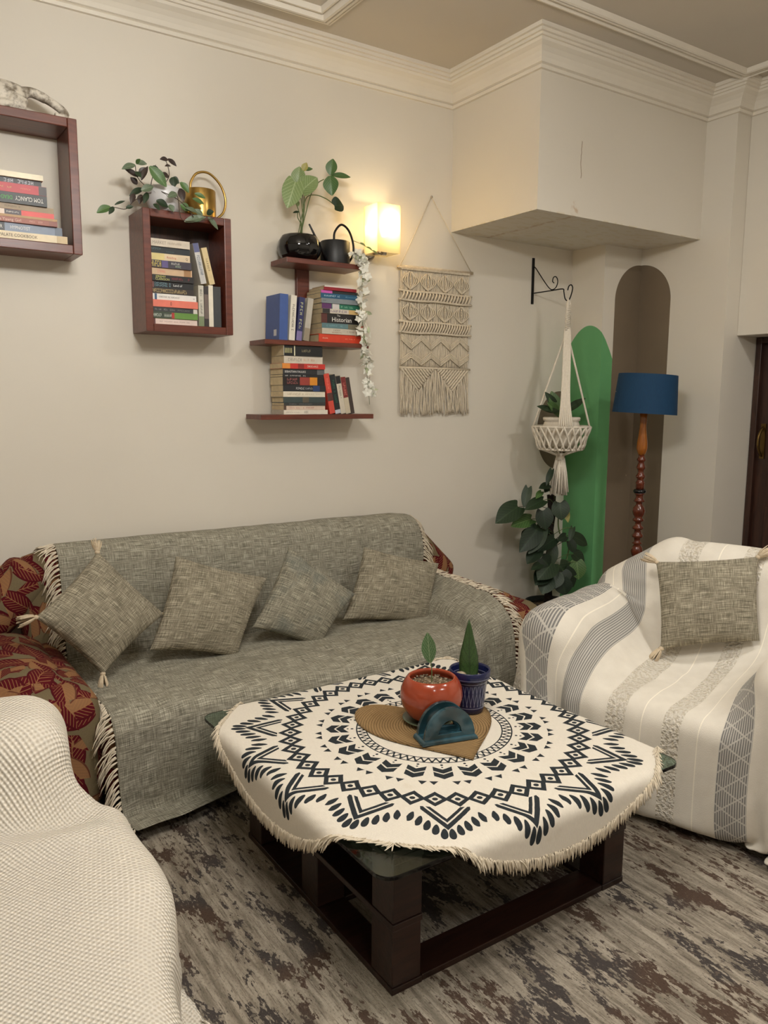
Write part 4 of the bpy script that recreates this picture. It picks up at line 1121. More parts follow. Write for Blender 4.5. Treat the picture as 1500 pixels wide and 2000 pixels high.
upright('cream book leaning beside the grey and blue one', gg, 1.378, 3.478, zb+.1855, -13, .160, .026, .125, (212, 192, 146), (), (('~6', .30, .66, .3, (120, 100, 66)),))

# --------------------------- three-board open shelf
t = thing('wall_shelf', 'open wall shelf of three reddish boards on a back post', 'shelf', (1.95, YB, 1.40))
Y3 = 3.452
BDS = [('top', 1.752, 2.172, 2.133, 2.157), ('middle', 1.632, 2.212, 1.750, 1.772), ('bottom', 1.606, 2.242, 1.395, 1.419)]
for nm, x0, x1, z0, z1 in BDS: box('shelf_board', 'shelf_wood', t, x0, x1, Y3, YB-.026, z0, z1, bevel=.002)
box('back_post', 'shelf_wood', t, 1.895, 1.965, YB-.025, YB-.001, 1.395, 2.157, bevel=.002)
gm = 'books on the middle board of the open shelf'; zm = 1.7725
mid = [('bright orange-red book at the bottom of the middle board stack', .262, .040, .15, (206, 62, 34), -.016, (), (('~7', .08, .20, .16, (244, 206, 180)), ('~10', .58, .80, .12, (236, 160, 120))), {'hard': True}),
       ('pale grey book above the orange-red one', .232, .028, .145, (196, 186, 168), .0, (), (('~6', .28, .46, .26, (128, 110, 96), .68), ('~7', .24, .50, .22, (160, 110, 90), .3), ('~10', .62, .90, .26, (128, 110, 96)))),
       ('muted blue-green book on the middle board stack', .240, .024, .145, (92, 124, 128), .0, ((.62, .90, (112, 106, 84)), (.90, 1, (170, 58, 48))), (('~13', .08, .5, .3, (120, 170, 176)),)),
       ('thick black book titled in white on the middle board stack', .232, .047, .15, (30, 26, 25), .0, ((.0, .14, (88, 44, 38)),), (('The', .38, .46, .18, (226, 220, 210), .82), ('Historian', .26, .74, .46, (232, 228, 220), .42))),
       ('cream and black book with coloured lettering on the middle board', .226, .022, .14, (206, 196, 180), .004, ((.0, .18, (42, 40, 40)), (.66, 1, (206, 172, 112))), (('~6', .20, .62, .5, (110, 96, 130)),)),
       ('purple and green book on the middle board stack', .222, .026, .14, (38, 112, 88), .004, ((.0, .25, (92, 46, 98)), (.27, .45, (206, 200, 196))), (('~8', .50, .86, .34, (150, 206, 176)),)),
       ('grey book under the teal one on the middle board', .225, .023, .145, (126, 134, 138), .0, (), (('~5', .04, .12, .3, (86, 92, 98)),)),
       ('teal blue book near the top of the middle board stack', .228, .024, .145, (28, 84, 116), -.002, (), (('~12', .08, .48, .34, (190, 216, 226)), ('~9', .62, .90, .26, (120, 170, 190)))),
       ('black book with a pink tip on the middle board', .215, .014, .14, (36, 40, 42), .0, ((.0, .30, (206, 90, 176)),), ()),
       ('dark red book near the top of the middle board stack', .190, .015, .15, (142, 20, 36), .012, (), ()),
       ('thin white book topmost on the middle board stack', .165, .007, .13, (222, 214, 206), .02, (), ())]
stack(gm, 1.948, 3.470, zm, mid)
lb = upright('blue clothbound book with a white sticker at the left of the middle board', gm, 1.716, 3.470, zm, 2.0, .215, .044, .15, (62, 88, 150), (), (), hard=True)
MB().box(.165, .195, .03, .06, -.0004, 0).build('sticker', plain((214, 214, 214)), lb, local=True)
upright('white book with black lettering beside the blue clothbound book', gm, 1.768, 3.470, zm, 4.0, .212, .031, .135, (222, 216, 202), (), (('~15', .16, .80, .36, (90, 80, 70)),))
upright('navy book with pale green lettering on the middle board', gm, 1.806, 3.470, zm, 6.0, .206, .030, .135, (44, 46, 92), ((.78, 1, (124, 112, 160)),), (('~8', .12, .74, .44, (196, 200, 150)),))
upright('grey white book leaning against the middle board stack', gm, 1.846, 3.470, zm, 8.0, .205, .030, .135, (182, 176, 164), ((.7, 1, (150, 138, 118)),))
gb = 'books on the bottom board of the open shelf'; zb3 = 1.4195
bot = [('white book with a wide spread title at the bottom of the lower stack', .243, .021, .14, (220, 212, 196), .0, (), (('101', .46, .60, .56, (70, 66, 62)), ('~7', .06, .36, .2, (140, 132, 120))), {'pages': 'paper_grey'}),
       ('cream and pink book second from the bottom of the lower stack', .228, .021, .135, (212, 190, 172), .0, ((.0, .06, (84, 66, 56)),), (('~15', .14, .74, .36, (176, 120, 96)),)),
       ('dark grey patterned book low in the lower stack', .228, .013, .135, (52, 54, 54), .0, (), (('~20', .10, .68, .4, (130, 130, 126)),)),
       ('dark teal hardback in the lower stack', .232, .028, .135, (58, 70, 70), .002, ((.45, .60, (92, 84, 70)),), (), {'hard': True}),
       ('white book with brown lettering in the lower stack', .233, .026, .135, (222, 212, 192), .0, (), (('~11', .10, .48, .42, (176, 160, 132)), ('~8', .52, .88, .24, (190, 176, 150)))),
       ('black book with white and blue title in the lower stack', .233, .029, .135, (34, 36, 40), .0, ((.70, .86, (40, 62, 106)),), (('~7', .30, .50, .36, (216, 216, 214)), ('~7', .52, .70, .30, (180, 184, 190)))),
       ('black book with a flame coloured panel in the lower stack', .232, .040, .135, (34, 26, 26), .0, ((.40, .64, (150, 60, 50)), (.64, .82, (216, 140, 40))), (('~4', .10, .36, .3, (170, 100, 96), .70), ('~6', .10, .36, .3, (170, 100, 96), .30))),
       ('thin black book with white lettering in the lower stack', .230, .011, .135, (36, 36, 38), .0, (), (('~14', .02, .56, .55, (200, 198, 194)),)),
       ('black book titled in white capitals in the lower stack', .230, .027, .135, (38, 40, 44), .0, ((.82, 1, (96, 98, 100)),), (('SEBASTIAN FAULKS', .04, .54, .36, (226, 224, 220)),)),
       ('red and orange book in the lower stack', .236, .025, .135, (196, 52, 44), -.006, ((.0, .18, (220, 140, 60)), (.36, .50, (140, 40, 36))), (('~13', .58, .84, .38, (240, 214, 200)),)),
       ('cream book with grey lettering near the top of the lower stack', .214, .035, .135, (206, 196, 180), .004, (), (('~8', .06, .46, .44, (150, 142, 130)), ('~8', .50, .80, .36, (190, 150, 120)))),
       ('thick black book topmost in the lower stack', .212, .050, .135, (24, 26, 27), .002, ((.0, .01, (200, 200, 190)), (.26, .29, (206, 200, 170))), (('IIIII', .03, .25, .46, (214, 206, 150)), ('~5', .46, .70, .26, (150, 140, 110))))]
stack(gb, 1.735, 3.470, zb3, bot)
xq = 1.996
for lab, T_, L_, col, bands, texts in (
    ('red book with a dark label leaning at the lower stack', .030, .200, (206, 74, 60), ((.48, .68, (84, 52, 46)),), (('~4', .12, .40, .3, (230, 130, 110)),)),
    ('black book with green lettering leaning on the bottom board', .032, .196, (32, 36, 38), ((.90, 1, (190, 196, 206)),), (('~13', .14, .74, .4, (40, 104, 84)),)),
    ('white book with a black top leaning on the bottom board', .028, .190, (204, 194, 176), ((.0, .20, (30, 30, 32)),), (('~12', .26, .60, .3, (70, 62, 54)),)),
    ('cream and maroon book leaning on the bottom board', .028, .185, (196, 184, 160), ((.0, .56, (118, 40, 40)),), (('~6', .16, .52, .5, (206, 120, 104)),)),
    ('dark brown book leaning rightmost on the bottom board', .022, .184, (62, 50, 46), (), ())):
    upright(lab, gb, xq, 3.474, zb3, -10.5, L_, T_, .13, col, bands, texts); xq += T_/math.cos(math.radians(10.5))+.0008

# ================================================================== plants and cans on the shelves
def at(x, y, Y): return onY(x, y, Y)
def px_leaf(parent, b, tp, Y0, Y1, W, m, shape='heart', curl=.12, up=None, fold=.3):
    """leaf from a base pixel to a tip pixel, base at depth Y0 and tip at depth Y1"""
    p, q = at(*b, Y0), at(*tp, Y1); L = np.linalg.norm(q-p)
    n = up if up is not None else unit(CAMP-p)*.8+np.array([random.uniform(-.3, .3), -.2, .5])
    return leaf(parent, p, q-p, n, L, W, m, shape, curl, fold)
def vine(parent, pts, r=.0018, m='stem_green', name='stem'): return MB().tube(cat_rom(pts, 5), r, 5).build(name, m, parent, True)
# trailing plant in a white pot on the tall box shelf
pc = np.array([1.205, 3.545]); z0 = S2Z1
t = thing('trailing_plant', 'trailing purple-green vine in a white pot on the tall box shelf', 'potted plant', (*pc, z0))
MB().lathe([(.048, 0), (.060, .006), (.074, .05), (.080, .085), (.076, .108), (.070, .112), (.066, .104), (.066, .095)], (*pc, z0), 32).build('pot', 'white_ceramic', t, True)
MB().lathe([(.069, .095), (.001, .100)], (*pc, z0), 24).build('soil', 'soil', t, True)
src = np.array([pc[0], pc[1], z0+.10])
for pts in (((300, 372, 3.52), (283, 362, 3.50), (268, 345, 3.49), (264, 322, 3.48)), ((318, 365, 3.52), (330, 345, 3.50), (328, 325, 3.49), (322, 310, 3.48)),
            ((290, 378, 3.50), (262, 392, 3.45), (246, 408, 3.44), (222, 405, 3.44), (198, 406, 3.44)), ((322, 372, 3.50), (345, 380, 3.44), (351, 415, 3.425), (358, 430, 3.42), (385, 432, 3.42), (418, 426, 3.42)),
            ((310, 372, 3.49), (340, 385, 3.44), (365, 405, 3.43), (378, 424, 3.42)), ((296, 366, 3.52), (300, 338, 3.50), (304, 322, 3.49))):
    vine(t, [src]+[at(*p) for p in pts], .0017, 'stem_brown')
LV = [((264, 322), (240, 326), 14, 'leaf_silver'), ((266, 318), (286, 318), 13, 'leaf_silver'), ((266, 320), (272, 311), 9, 'leaf_green'), ((270, 345), (246, 328), 12, 'leaf_purple'), ((272, 340), (283, 326), 12, 'leaf_purple'),
      ((264, 336), (276, 344), 12, 'leaf_dark'), ((268, 360), (256, 346), 13, 'leaf_purple'), ((276, 352), (288, 322), 11, 'leaf_purple'), ((292, 325), (326, 362), 24, 'leaf_green'), ((296, 326), (312, 330), 10, 'leaf_dark'),
      ((328, 312), (314, 309), 11, 'leaf_purple'), ((328, 310), (344, 322), 10, 'leaf_purple'), ((333, 324), (324, 322), 7, 'leaf_purple'), ((330, 346), (316, 338), 13, 'leaf_purple'), ((334, 350), (350, 356), 18, 'leaf_dark'),
      ((352, 356), (370, 374), 16, 'leaf_green'), ((338, 346), (340, 364), 18, 'leaf_dark'), ((280, 368), (254, 378), 14, 'leaf_dark'), ((276, 372), (300, 362), 16, 'leaf_silver'), ((300, 372), (320, 378), 14, 'leaf_silver'),
      ((262, 378), (256, 395), 12, 'leaf_purple'), ((276, 380), (272, 396), 13, 'leaf_purple'), ((288, 376), (282, 394), 12, 'leaf_dark'), ((305, 392), (330, 402), 17, 'leaf_dark'), ((352, 368), (358, 390), 16, 'leaf_purple'),
      ((345, 378), (330, 382), 14, 'leaf_silver'), ((216, 404), (190, 412), 17, 'leaf_green'), ((222, 404), (214, 416), 10, 'leaf_dark'), ((224, 400), (244, 390), 6, 'leaf_dark'), ((246, 406), (260, 402), 9, 'leaf_dark'),
      ((352, 400), (372, 410), 18, 'leaf_green'), ((380, 378), (402, 385), 11, 'leaf_green'), ((376, 388), (400, 396), 11, 'leaf_green'), ((384, 414), (366, 404), 11, 'leaf_silver'), ((404, 418), (416, 412), 15, 'leaf_dark'),
      ((360, 433), (402, 420), 16, 'leaf_silver'), ((378, 432), (396, 422), 15, 'leaf_silver'), ((406, 424), (428, 446), 12, 'leaf_silver'), ((396, 420), (380, 408), 12, 'leaf_silver'), ((330, 400), (340, 412), 14, 'leaf_silver'), ((300, 398), (312, 408), 11, 'leaf_dark')]
for b, tp, wp, m_ in LV:
    Y = 3.435 if (b[1] > 395 or b[0] > 340) else random.uniform(3.44, 3.52)
    px_leaf(t, b, tp, Y, Y-random.uniform(0, .03), wp*.0021, m_, 'lance', .2)
# brass watering can
gc = np.array([1.377, 3.565]); t = thing('watering_can', 'brass watering can with a large ring handle on the tall box shelf', 'watering can', (*gc, z0))
MB().lathe([(.066, 0), (.069, .002), (.070, .006), (.070, .126), (.068, .130), (.040, .131), (.038, .128), (.036, .08)], (*gc, z0), 44).build('body', 'brass', t, True, auto=.7)
ringp = [(gc[0]-.044, gc[1], z0+.130), (gc[0]-.040, gc[1], z0+.165), (gc[0]-.010, gc[1], z0+.205), (gc[0]+.045, gc[1], z0+.212), (gc[0]+.098, gc[1], z0+.170), (gc[0]+.122, gc[1], z0+.108), (gc[0]+.110, gc[1], z0+.050), (gc[0]+.069, gc[1], z0+.012)]
MB().tube(cat_rom(ringp, 6), .0055, 10).build('handle', 'brass', t, True)
MB().tube(cat_rom([(gc[0]-.062, gc[1]-.02, z0+.02), (gc[0]-.10, gc[1]-.03, z0+.06), (gc[0]-.135, gc[1]-.035, z0+.13)], 5), .0055, 8).build('spout', 'brass', t, True)
# arrowhead plant in a black pot
z0 = 2.157; kc = np.array([1.868, 3.545])
t = thing('arrowhead_plant', 'pale green arrowhead plant in a glossy black ribbed pot', 'potted plant', (*kc, z0))
MB().lathe([(.062, 0), (.080, .004), (.100, .030), (.108, .060), (.103, .092), (.088, .116), (.080, .121), (.074, .118), (.072, .105)], (*kc, z0), 60, rib=lambda g: 1-.022*abs(math.sin(6*g))).build('pot', 'black_glaze', t, True)
MB().lathe([(.074, .106), (.001, .110)], (*kc, z0), 24).build('soil', 'soil', t, True)
src = np.array([kc[0], kc[1], z0+.105])
def kp(x, y, Y=3.53): return at(500+x*.17333, 300+y*.17333, Y)
for pts in ([kp(540, 700), kp(545, 450), kp(535, 260)], [kp(525, 760), kp(520, 600), kp(505, 480)], [kp(560, 680), kp(620, 460), kp(700, 330), kp(765, 290)], [kp(530, 640), kp(575, 490), kp(680, 468), kp(800, 515), kp(890, 585)],
            [kp(510, 790), kp(480, 640), kp(450, 560)], [kp(505, 800), kp(470, 720), kp(470, 655)], [kp(535, 700), kp(528, 500), kp(520, 340)]):
    vine(t, [src+np.array([random.uniform(-.015, .015), 0, 0])]+pts, .0024)
def kl(b, tp, wz, m_, sh='arrow', dy=.0, curl=.12, up=None): px_leaf(t, (500+b[0]*.17333, 300+b[1]*.17333), (500+tp[0]*.17333, 300+tp[1]*.17333), 3.53+dy, 3.515+dy, wz*.17333*.00275, m_, sh, curl, up)
kl((440, 330), (355, 600), 215, 'leaf_pale', dy=-.03); kl((470, 330), (490, 140), 150, 'leaf_pale', dy=.02); kl((520, 420), (690, 250), 200, 'leaf_pale', dy=-.02)
kl((480, 300), (590, 290), 110, 'leaf_pale', dy=.03); kl((530, 200), (570, 100), 70, 'leaf_yellow', 'lance'); kl((540, 185), (640, 165), 45, 'leaf_green', 'lance')
kl((840, 245), (865, 55), 125, 'leaf_green', 'lance'); kl((835, 250), (855, 465), 165, 'leaf_green', 'lance', -.02); kl((850, 245), (1075, 250), 70, 'leaf_green', 'lance', .01)
kl((885, 590), (995, 560), 190, 'leaf_dark', 'heart', -.01, .5); kl((450, 530), (480, 590), 50, 'leaf_pale', 'lance'); kl((490, 655), (420, 660), 30, 'leaf_dark', 'lance')
# black watering can
bc_ = np.array([2.072, 3.55]); t = thing('watering_can', 'matte black watering can with a thin straight spout', 'watering can', (*bc_, z0))
MB().lathe([(.070, 0), (.073, .002), (.074, .006), (.074, .112), (.071, .116), (.042, .117), (.040, .113), (.038, .07)], (*bc_, z0), 44).build('body', 'black_matte', t, True, auto=.7)
MB().tube(cat_rom([(bc_[0]-.018, bc_[1]-.02, z0+.115), (bc_[0]-.012, bc_[1]-.02, z0+.160), (bc_[0]+.025, bc_[1]-.02, z0+.198), (bc_[0]+.068, bc_[1]-.02, z0+.175), (bc_[0]+.094, bc_[1]-.02, z0+.115), (bc_[0]+.094, bc_[1]-.018, z0+.060), (bc_[0]+.072, bc_[1]-.01, z0+.018)], 6), .0055, 10).build('handle', 'black_metal', t, True)
sp0 = np.array([bc_[0]-.066, bc_[1]-.03, z0+.020]); sp1 = at(604, 438, 3.46)
MB().tube([sp0, sp0*.5+sp1*.5, sp1], [.0075, .0058, .0045], 10).build('spout', 'black_matte', t, True)

# white flower garland hanging from the board ends
t = thing('flower_garland', 'string of small white artificial flowers hanging beside the open shelf', 'garland', (2.20, 3.50, 2.14))
gp = [at(694, 492, 3.475), at(700, 505, 3.44), at(708, 530, 3.44), at(706, 600, 3.44), at(712, 665, 3.435), at(716, 720, 3.44), at(722, 790, 3.45)]
MB().tube(cat_rom(gp, 8), .0012, 5).build('string', 'stem_green', t, True)
gp2 = [at(690, 470, 3.50), at(708, 478, 3.49), at(728, 490, 3.49), at(738, 496, 3.50)]
MB().tube(cat_rom(gp2, 6), .0014, 5).build('runner', 'stem_green', t, True)
for p in (at(703, 474, 3.49), at(716, 482, 3.49), at(726, 489, 3.49)): leaf(t, p, (1, -.2, -.35), (0, -1, .4), .034, .012, 'leaf_green', 'lance', .1)
fm = MB(); fuv = []
for k in range(5):
    a = 2*PI*k/5; leaf_mesh(fm, fuv, np.array([0, 0, 0.]), np.array([math.cos(a), math.sin(a), .35]), (0, 0, 1), .017, .014, 'lance', .3, 3, .2)
f0 = fm.build('flower', 'petal_white', t, True, uv=fuv, local=True); cr = cat_rom(gp, 14)
lm = MB(); luv = []; leaf_mesh(lm, luv, np.zeros(3), (1, 0, .2), (0, 0, 1), .026, .013, 'lance', .2, 3, .2); l0 = lm.build('leaf', 'petal_leaf', t, True, uv=luv, local=True)
f0.parent = None; l0.parent = None
first = [f0, l0]
for k in range(120):
    i = 0 if k % 3 else 1; o = first[i] if first[i] is not None else (f0 if i == 0 else l0).copy()
    if first[i] is None: COL.objects.link(o)
    first[i] = None
    p = cr[int((k/120)*(len(cr)-8))+4]+np.array([random.uniform(-.022, .026), random.uniform(-.020, .016), random.uniform(-.01, .01)])
    o.parent = t; o.location = Vector(p)-wl(t); o.rotation_euler = (random.uniform(0, 6.28), random.uniform(0, 6.28), random.uniform(0, 6.28)); s_ = random.uniform(1.0, 1.6); o.scale = (s_, s_, s_)

# ------------------------------------------------------------------ wall sconce
t = thing('wall_sconce', 'lit wall sconce with a square frosted glass shade', 'wall lamp', (2.36, YB, 2.25))
x0, x1, y0, y1, z0, z1 = 2.278, 2.418, 3.475, 3.605, 2.240, 2.478
g = .0035; m = MB(); m.box(x0, x1, y0, y0+g, z0, z1); m.box(x0, x1, y1-g, y1, z0, z1); m.box(x0, x0+g, y0+g, y1-g, z0, z1); m.box(x1-g, x1, y0+g, y1-g, z0, z1)
m.build('shade', 'sconce_glass', t)
sx, sy = 2.362, 3.545
o = MB().lathe([(.033, -.0), (.035, .004), (.035, .016), (.020, .022)], (0, 0, 0), 24).build('wall_plate', 'steel', t, True, local=True)
o.rotation_euler = (PI/2, 0, 0); o.location = (-.03, -.001, .005)
MB().tube([(2.335, YB-.02, 2.255), (2.345, sy+.02, 2.250), (sx, sy, 2.248)], .009, 10).build('arm', 'steel', t, True)
MB().lathe([(.014, 0), (.016, .004), (.016, .085), (.013, .088), (.002, .088)], (sx, sy, 2.238), 20).build('candle_tube', 'steel', t, True, auto=.7)
MB().lathe([(.010, 0), (.013, .01), (.021, .035), (.024, .055), (.018, .078), (.004, .090)], (sx, sy, 2.326), 20).build('bulb', 'bulb_glow', t, True)
d = bpy.data.lights.new('bulb_light', 'POINT'); d.energy = 2.5; d.color = (1.0, .74, .38); d.shadow_soft_size = .03
o = bpy.data.objects.new('bulb_light', d); COL.objects.link(o); o.parent = t; o.location = Vector((sx, sy-.035, 2.385))-t.location

# ------------------------------------------------------------------ macrame wall hanging
t = thing('macrame_hanging', 'cream knotted macrame wall hanging on a wooden rod', 'wall hanging', (2.77, YB, 1.42))
MY = 3.628; mx0, mx1 = 2.53, 3.012
def zpx(y): return 2.198-(y-531)*.002835
def zt(x): return (x-2.77)*.05*0      # level
zr = zpx(529)
MB().tube([(2.508, MY, zr), (3.034, MY, zr+.012)], .0085, 10).build('rod', 'tassel_tan', t, True)
apx = np.array([2.743, YB-.006, 2.600])
MB().tube([(2.522, MY-.004, zr+.006), apx], .0022, 6).build('hanging_cord', 'cotton_cord', t, True)
MB().tube([apx, (3.020, MY-.004, zr+.016)], .0022, 6).build('hanging_cord', 'cotton_cord', t, True)
o = MB().lathe([(.003, 0), (.006, .004), (.006, .008), (.002, .010)], (0, 0, 0), 10).build('nail', 'steel', t, True, local=True); o.rotation_euler = (PI/2, 0, 0); o.location = Vector(tuple(apx+np.array([0, .005, 0])))-t.location
mb = MB(); n = 62; zl = zpx(718)
for i in range(n):
    x = mx0+(mx1-mx0)*(i+.5)/n; ph = random.uniform(0, 6)
    pts = [(x+.0015*math.sin(k*1.7+ph), MY+.004+.0015*math.sin(k*2.3+ph), zr-(zr-zl)*k/14) for k in range(15)]
    mb.tube(pts, .0039, 4)
for i in range(n):   # lark's head knots on the rod
    x = mx0+(mx1-mx0)*(i+.5)/n; mb.lathe([(.002, -.013), (.0042, -.008), (.0044, .008), (.002, .013)], (x, MY-.004, zr+.006*(i/n)), 5)
o = mb.build('cord_panel', 'cotton_cord', t, True); o['kind'] = 'stuff'
def band(za, zb_, tilt=.012, nn=24):
    mb = MB(); 
    for z in (za, zb_): mb.tube(cat_rom([(mx0-.014, MY-.004, z+.002), (mx0+.1, MY-.008, z-.003), (2.77, MY-.008, z+.002), (mx1-.1, MY-.008, z-.002), (mx1+.016, MY-.004, z)], 5), .0065, 7)
    for k in range(nn):
        x = mx0+.008+(mx1-mx0-.016)*k/(nn-1); mb.tube(cat_rom([(x-tilt*.5, MY-.006, zb_), (x-tilt*.2, MY-.014, zb_+(za-zb_)*.35), (x+tilt*.3, MY-.014, zb_+(za-zb_)*.7), (x+tilt*.5, MY-.006, za)], 3), .0052, 6)
    return mb.build('knotted_band', 'cotton_cord', t, True)
band(zpx(572), zpx(589), .016, 22); band(zpx(630), zpx(650), .022, 26)
mb = MB(); zA, zB = zpx(536), zpx(569); q = 4
for zA, zB, cols in ((zpx(536), zpx(569), 4), (zpx(594), zpx(627), 4)):    # leaf arcs with beaded midribs
    for c in range(cols):
        xc = mx0+(mx1-mx0)*(c+.5)/cols; hw = (mx1-mx0)/cols/2
        for s_ in (-1, 1):
            for f_ in (1.0, .72, .45):
                mb.tube(cat_rom([(xc+s_*hw*.10, MY-.003, zA), (xc+s_*hw*.85*f_, MY-.007, zA+(zB-zA)*.40), (xc+s_*hw*.70*f_, MY-.007, zA+(zB-zA)*.68), (xc, MY-.005, zB)], 4), .0036, 5)
        for k in range(11): mb.lathe([(.001, -.005), (.0046, -.002), (.0046, .002), (.001, .005)], (xc, MY-.008, zA+(zB-zA)*(k+.5)/11), 5)
o = mb.build('leaf_knots', 'cotton_cord', t, True); o['kind'] = 'stuff'
mb = MB(); per = (mx1-mx0)/3.5
for (zc, amp, rows) in ((zpx(668), .050, 4), (zpx(700), .042, 4)):
    for r_ in range(rows):
        pts = []
        for k in range(29):
            x = mx0+(mx1-mx0)*k/28; tri = abs(((x-mx0)/per+(.5 if zc < zpx(690) else 0)) % 1-.5)*2
            pts.append((x, MY-.006, zc+amp*(tri-.5)-(r_-1.5)*.0088))
        mb.tube(pts, .0042, 5)
mb.tube([(mx0-.006, MY-.006, zl), (mx1+.012, MY-.006, zl)], .0062, 7)
o = mb.build('zigzag_knots', 'cotton_cord', t, True); o['kind'] = 'stuff'
mb = MB(); half = (mx1-mx0)/2; dep = zl-zpx(762)
def low(x):  # lower edge of the two knotted triangles
    u_ = ((x-mx0) % half)/half; return zl-dep*(1-abs(u_-.5)*2)
for c in range(2):
    xa, xb, xm = mx0+c*half+.004, mx0+(c+1)*half-.004, mx0+(c+.5)*half
    for k in range(11):
        f_ = k/11; sgn = 1 if c else -1
        p0 = np.array([xb-(xb-xa)*f_ if sgn > 0 else xa+(xb-xa)*f_, MY-.004, zl-.004])
        e0, e1 = (np.array([xa, MY-.004, zl]), np.array([xm, MY-.004, zl-dep])) if sgn > 0 else (np.array([xb, MY-.004, zl]), np.array([xm, MY-.004, zl-dep]))
        p1 = e1*(1-f_)+e0*f_
        kk = max(3, int(np.linalg.norm(p1-p0)/.012)); mb.tube([p0*(1-i/kk)+p1*(i/kk)+np.array([0, -.0025*(i % 2), 0]) for i in range(kk+1)], [.0062+.0012*(i % 2) for i in range(kk+1)], 6)
o = mb.build('triangle_knots', 'cotton_cord', t, True); o['kind'] = 'stuff'
mb = MB(); n = 74
for i in range(n):
    x = mx0+(mx1-mx0)*(i+.5)/n; z_ = low(x)+.006; ze = zpx(806)+random.uniform(-.012, .012); w_ = random.uniform(-.010, .014)+(x-2.77)*.04
    pts = [(x+w_*k/6+.0022*math.sin(k*1.9+i), MY-.002+.004*math.sin(i*1.7+k*.9), z_+(ze-z_)*k/6) for k in range(7)]
    mb.tube(pts, [.0034]*6+[.0046], 5)
o = mb.build('fringe', 'cotton_cord', t, True); o['kind'] = 'stuff'

# ------------------------------------------------------------------ iron bracket with a macrame plant hanger
BX_ = 3.530
t = thing('plant_bracket', 'black iron scroll bracket on the back wall', 'bracket', (BX_, YB, 2.08))
box('wall_bar', 'black_metal', t, BX_-.009, BX_+.009, YB-.007, YB-.001, 2.078, 2.352, bevel=.001)
MB().tube(cat_rom([(BX_, YB-.006, 2.142), (BX_, 3.50, 2.142), (BX_, 3.398, 2.142), (BX_, 3.386, 2.125), (BX_, 3.376, 2.088), (BX_, 3.360, 2.072), (BX_, 3.340, 2.078), (BX_, 3.325, 2.108), (BX_, 3.318, 2.140), (BX_, 3.330, 2.158), (BX_, 3.348, 2.152), (BX_, 3.356, 2.130)], 5), .0035, 8).build('arm', 'black_metal', t, True)
br = [(BX_, YB-.006, 2.296), (BX_, 3.625, 2.290), (BX_, 3.56, 2.215), (BX_, 3.505, 2.158), (BX_, 3.475, 2.147), (BX_, 3.448, 2.160), (BX_, 3.438, 2.190), (BX_, 3.450, 2.216), (BX_, 3.472, 2.218), (BX_, 3.480, 2.196), (BX_, 3.468, 2.184)]
MB().tube(cat_rom(br, 5), .003, 8).build('scroll_brace', 'black_metal', t, True)
hcx, hcy = 3.515, 3.352
t = thing('plant_hanger', 'white macrame plant hanger with a tassel hanging from the iron bracket', 'plant hanger', (hcx, hcy, .93))
top = np.array([BX_, 3.348, 2.075]); RIM, ZRIM, ZBOT, RBOT = .168, 1.338, 1.205, .128
def hp(a, r_, z): return np.array([hcx+r_*math.cos(a), hcy+r_*math.sin(a), z])
mb = MB()   # wrapped loop at the top
for s_ in (-1, 1):
    mb.tube(cat_rom([top+np.array([0, 0, .008]), top+np.array([s_*.010, -.006, -.03]), np.array([BX_+s_*.012, 3.347, 1.98]), np.array([BX_+s_*.006, 3.35, 1.90])], 5), .0065, 7)
for k in range(14): z = 2.05-.010*k; mb.tube([(BX_-.018, 3.345, z), (BX_, 3.335, z-.004), (BX_+.018, 3.345, z)], .0042, 6)
mb.build('loop', 'cotton_white', t, True)
angs = [math.radians(a) for a in (146, -34, 44)]
for a in angs:
    p = [np.array([BX_, 3.35, 1.93]), np.array([BX_, 3.35, 1.90])+(hp(a, RIM, ZRIM)-np.array([BX_, 3.35, 1.90]))*.06, (hp(a, RIM, ZRIM)+np.array([BX_, 3.35, 1.90]))/2, hp(a, RIM, ZRIM)]
    MB().tube(cat_rom(p, 6), .0060, 7).build('cord', 'cotton_white', t, True)
mb = MB(); fa = math.radians(-128)  # broad front strap of several cords
for k in range(7):
    o_ = (k-3)*.0075; e_ = hp(fa+(k-3)*.075, RIM+.003, ZRIM)
    tx, ty = -math.sin(fa), math.cos(fa)
    mid_ = hp(fa, RIM*.72, 1.50); mid_ = mid_+np.array([tx, ty, 0])*o_
    tp_ = np.array([BX_, 3.345, 1.88])+np.array([tx, ty, 0])*o_*.7
    mb.tube(cat_rom([np.array([BX_, 3.347, 1.96]), tp_, mid_*.5+tp_*.5+np.array([0, 0, 0]), mid_, e_], 5), .0056, 6)
mb.build('strap', 'cotton_white', t, True)
MB().tube([hp(2*PI*k/48, RIM, ZRIM) for k in range(49)], .0065, 8, False).build('rim', 'cotton_white', t, True)
MB().tube([hp(2*PI*k/40, RBOT, ZBOT) for k in range(41)], .0075, 8, False).build('base_ring', 'cotton_white', t, True)
mb = MB(); nl = 22
for k in range(nl):
    a = 2*PI*k/nl; da = 2*PI/nl*1.25
    for s_ in (-1, 1): mb.tube([hp(a+s_*da*f_, RIM+(RBOT-RIM)*f_+.004*(s_ > 0)+.002*math.sin(f_*9), ZRIM+(ZBOT-ZRIM)*f_) for f_ in np.linspace(0, 1, 6)], .0062, 6)
mb.build('net', 'cotton_white', t, True)
mb = MB()
for k in range(10): a = 2*PI*k/10; mb.tube(cat_rom([hp(a, RBOT, ZBOT), hp(a, RBOT*.5, ZBOT-.022), hp(a, .018, 1.165)], 4), .005, 6)
mb.tube([(hcx, hcy, 1.178), (hcx, hcy, 1.140)], .026, 12)
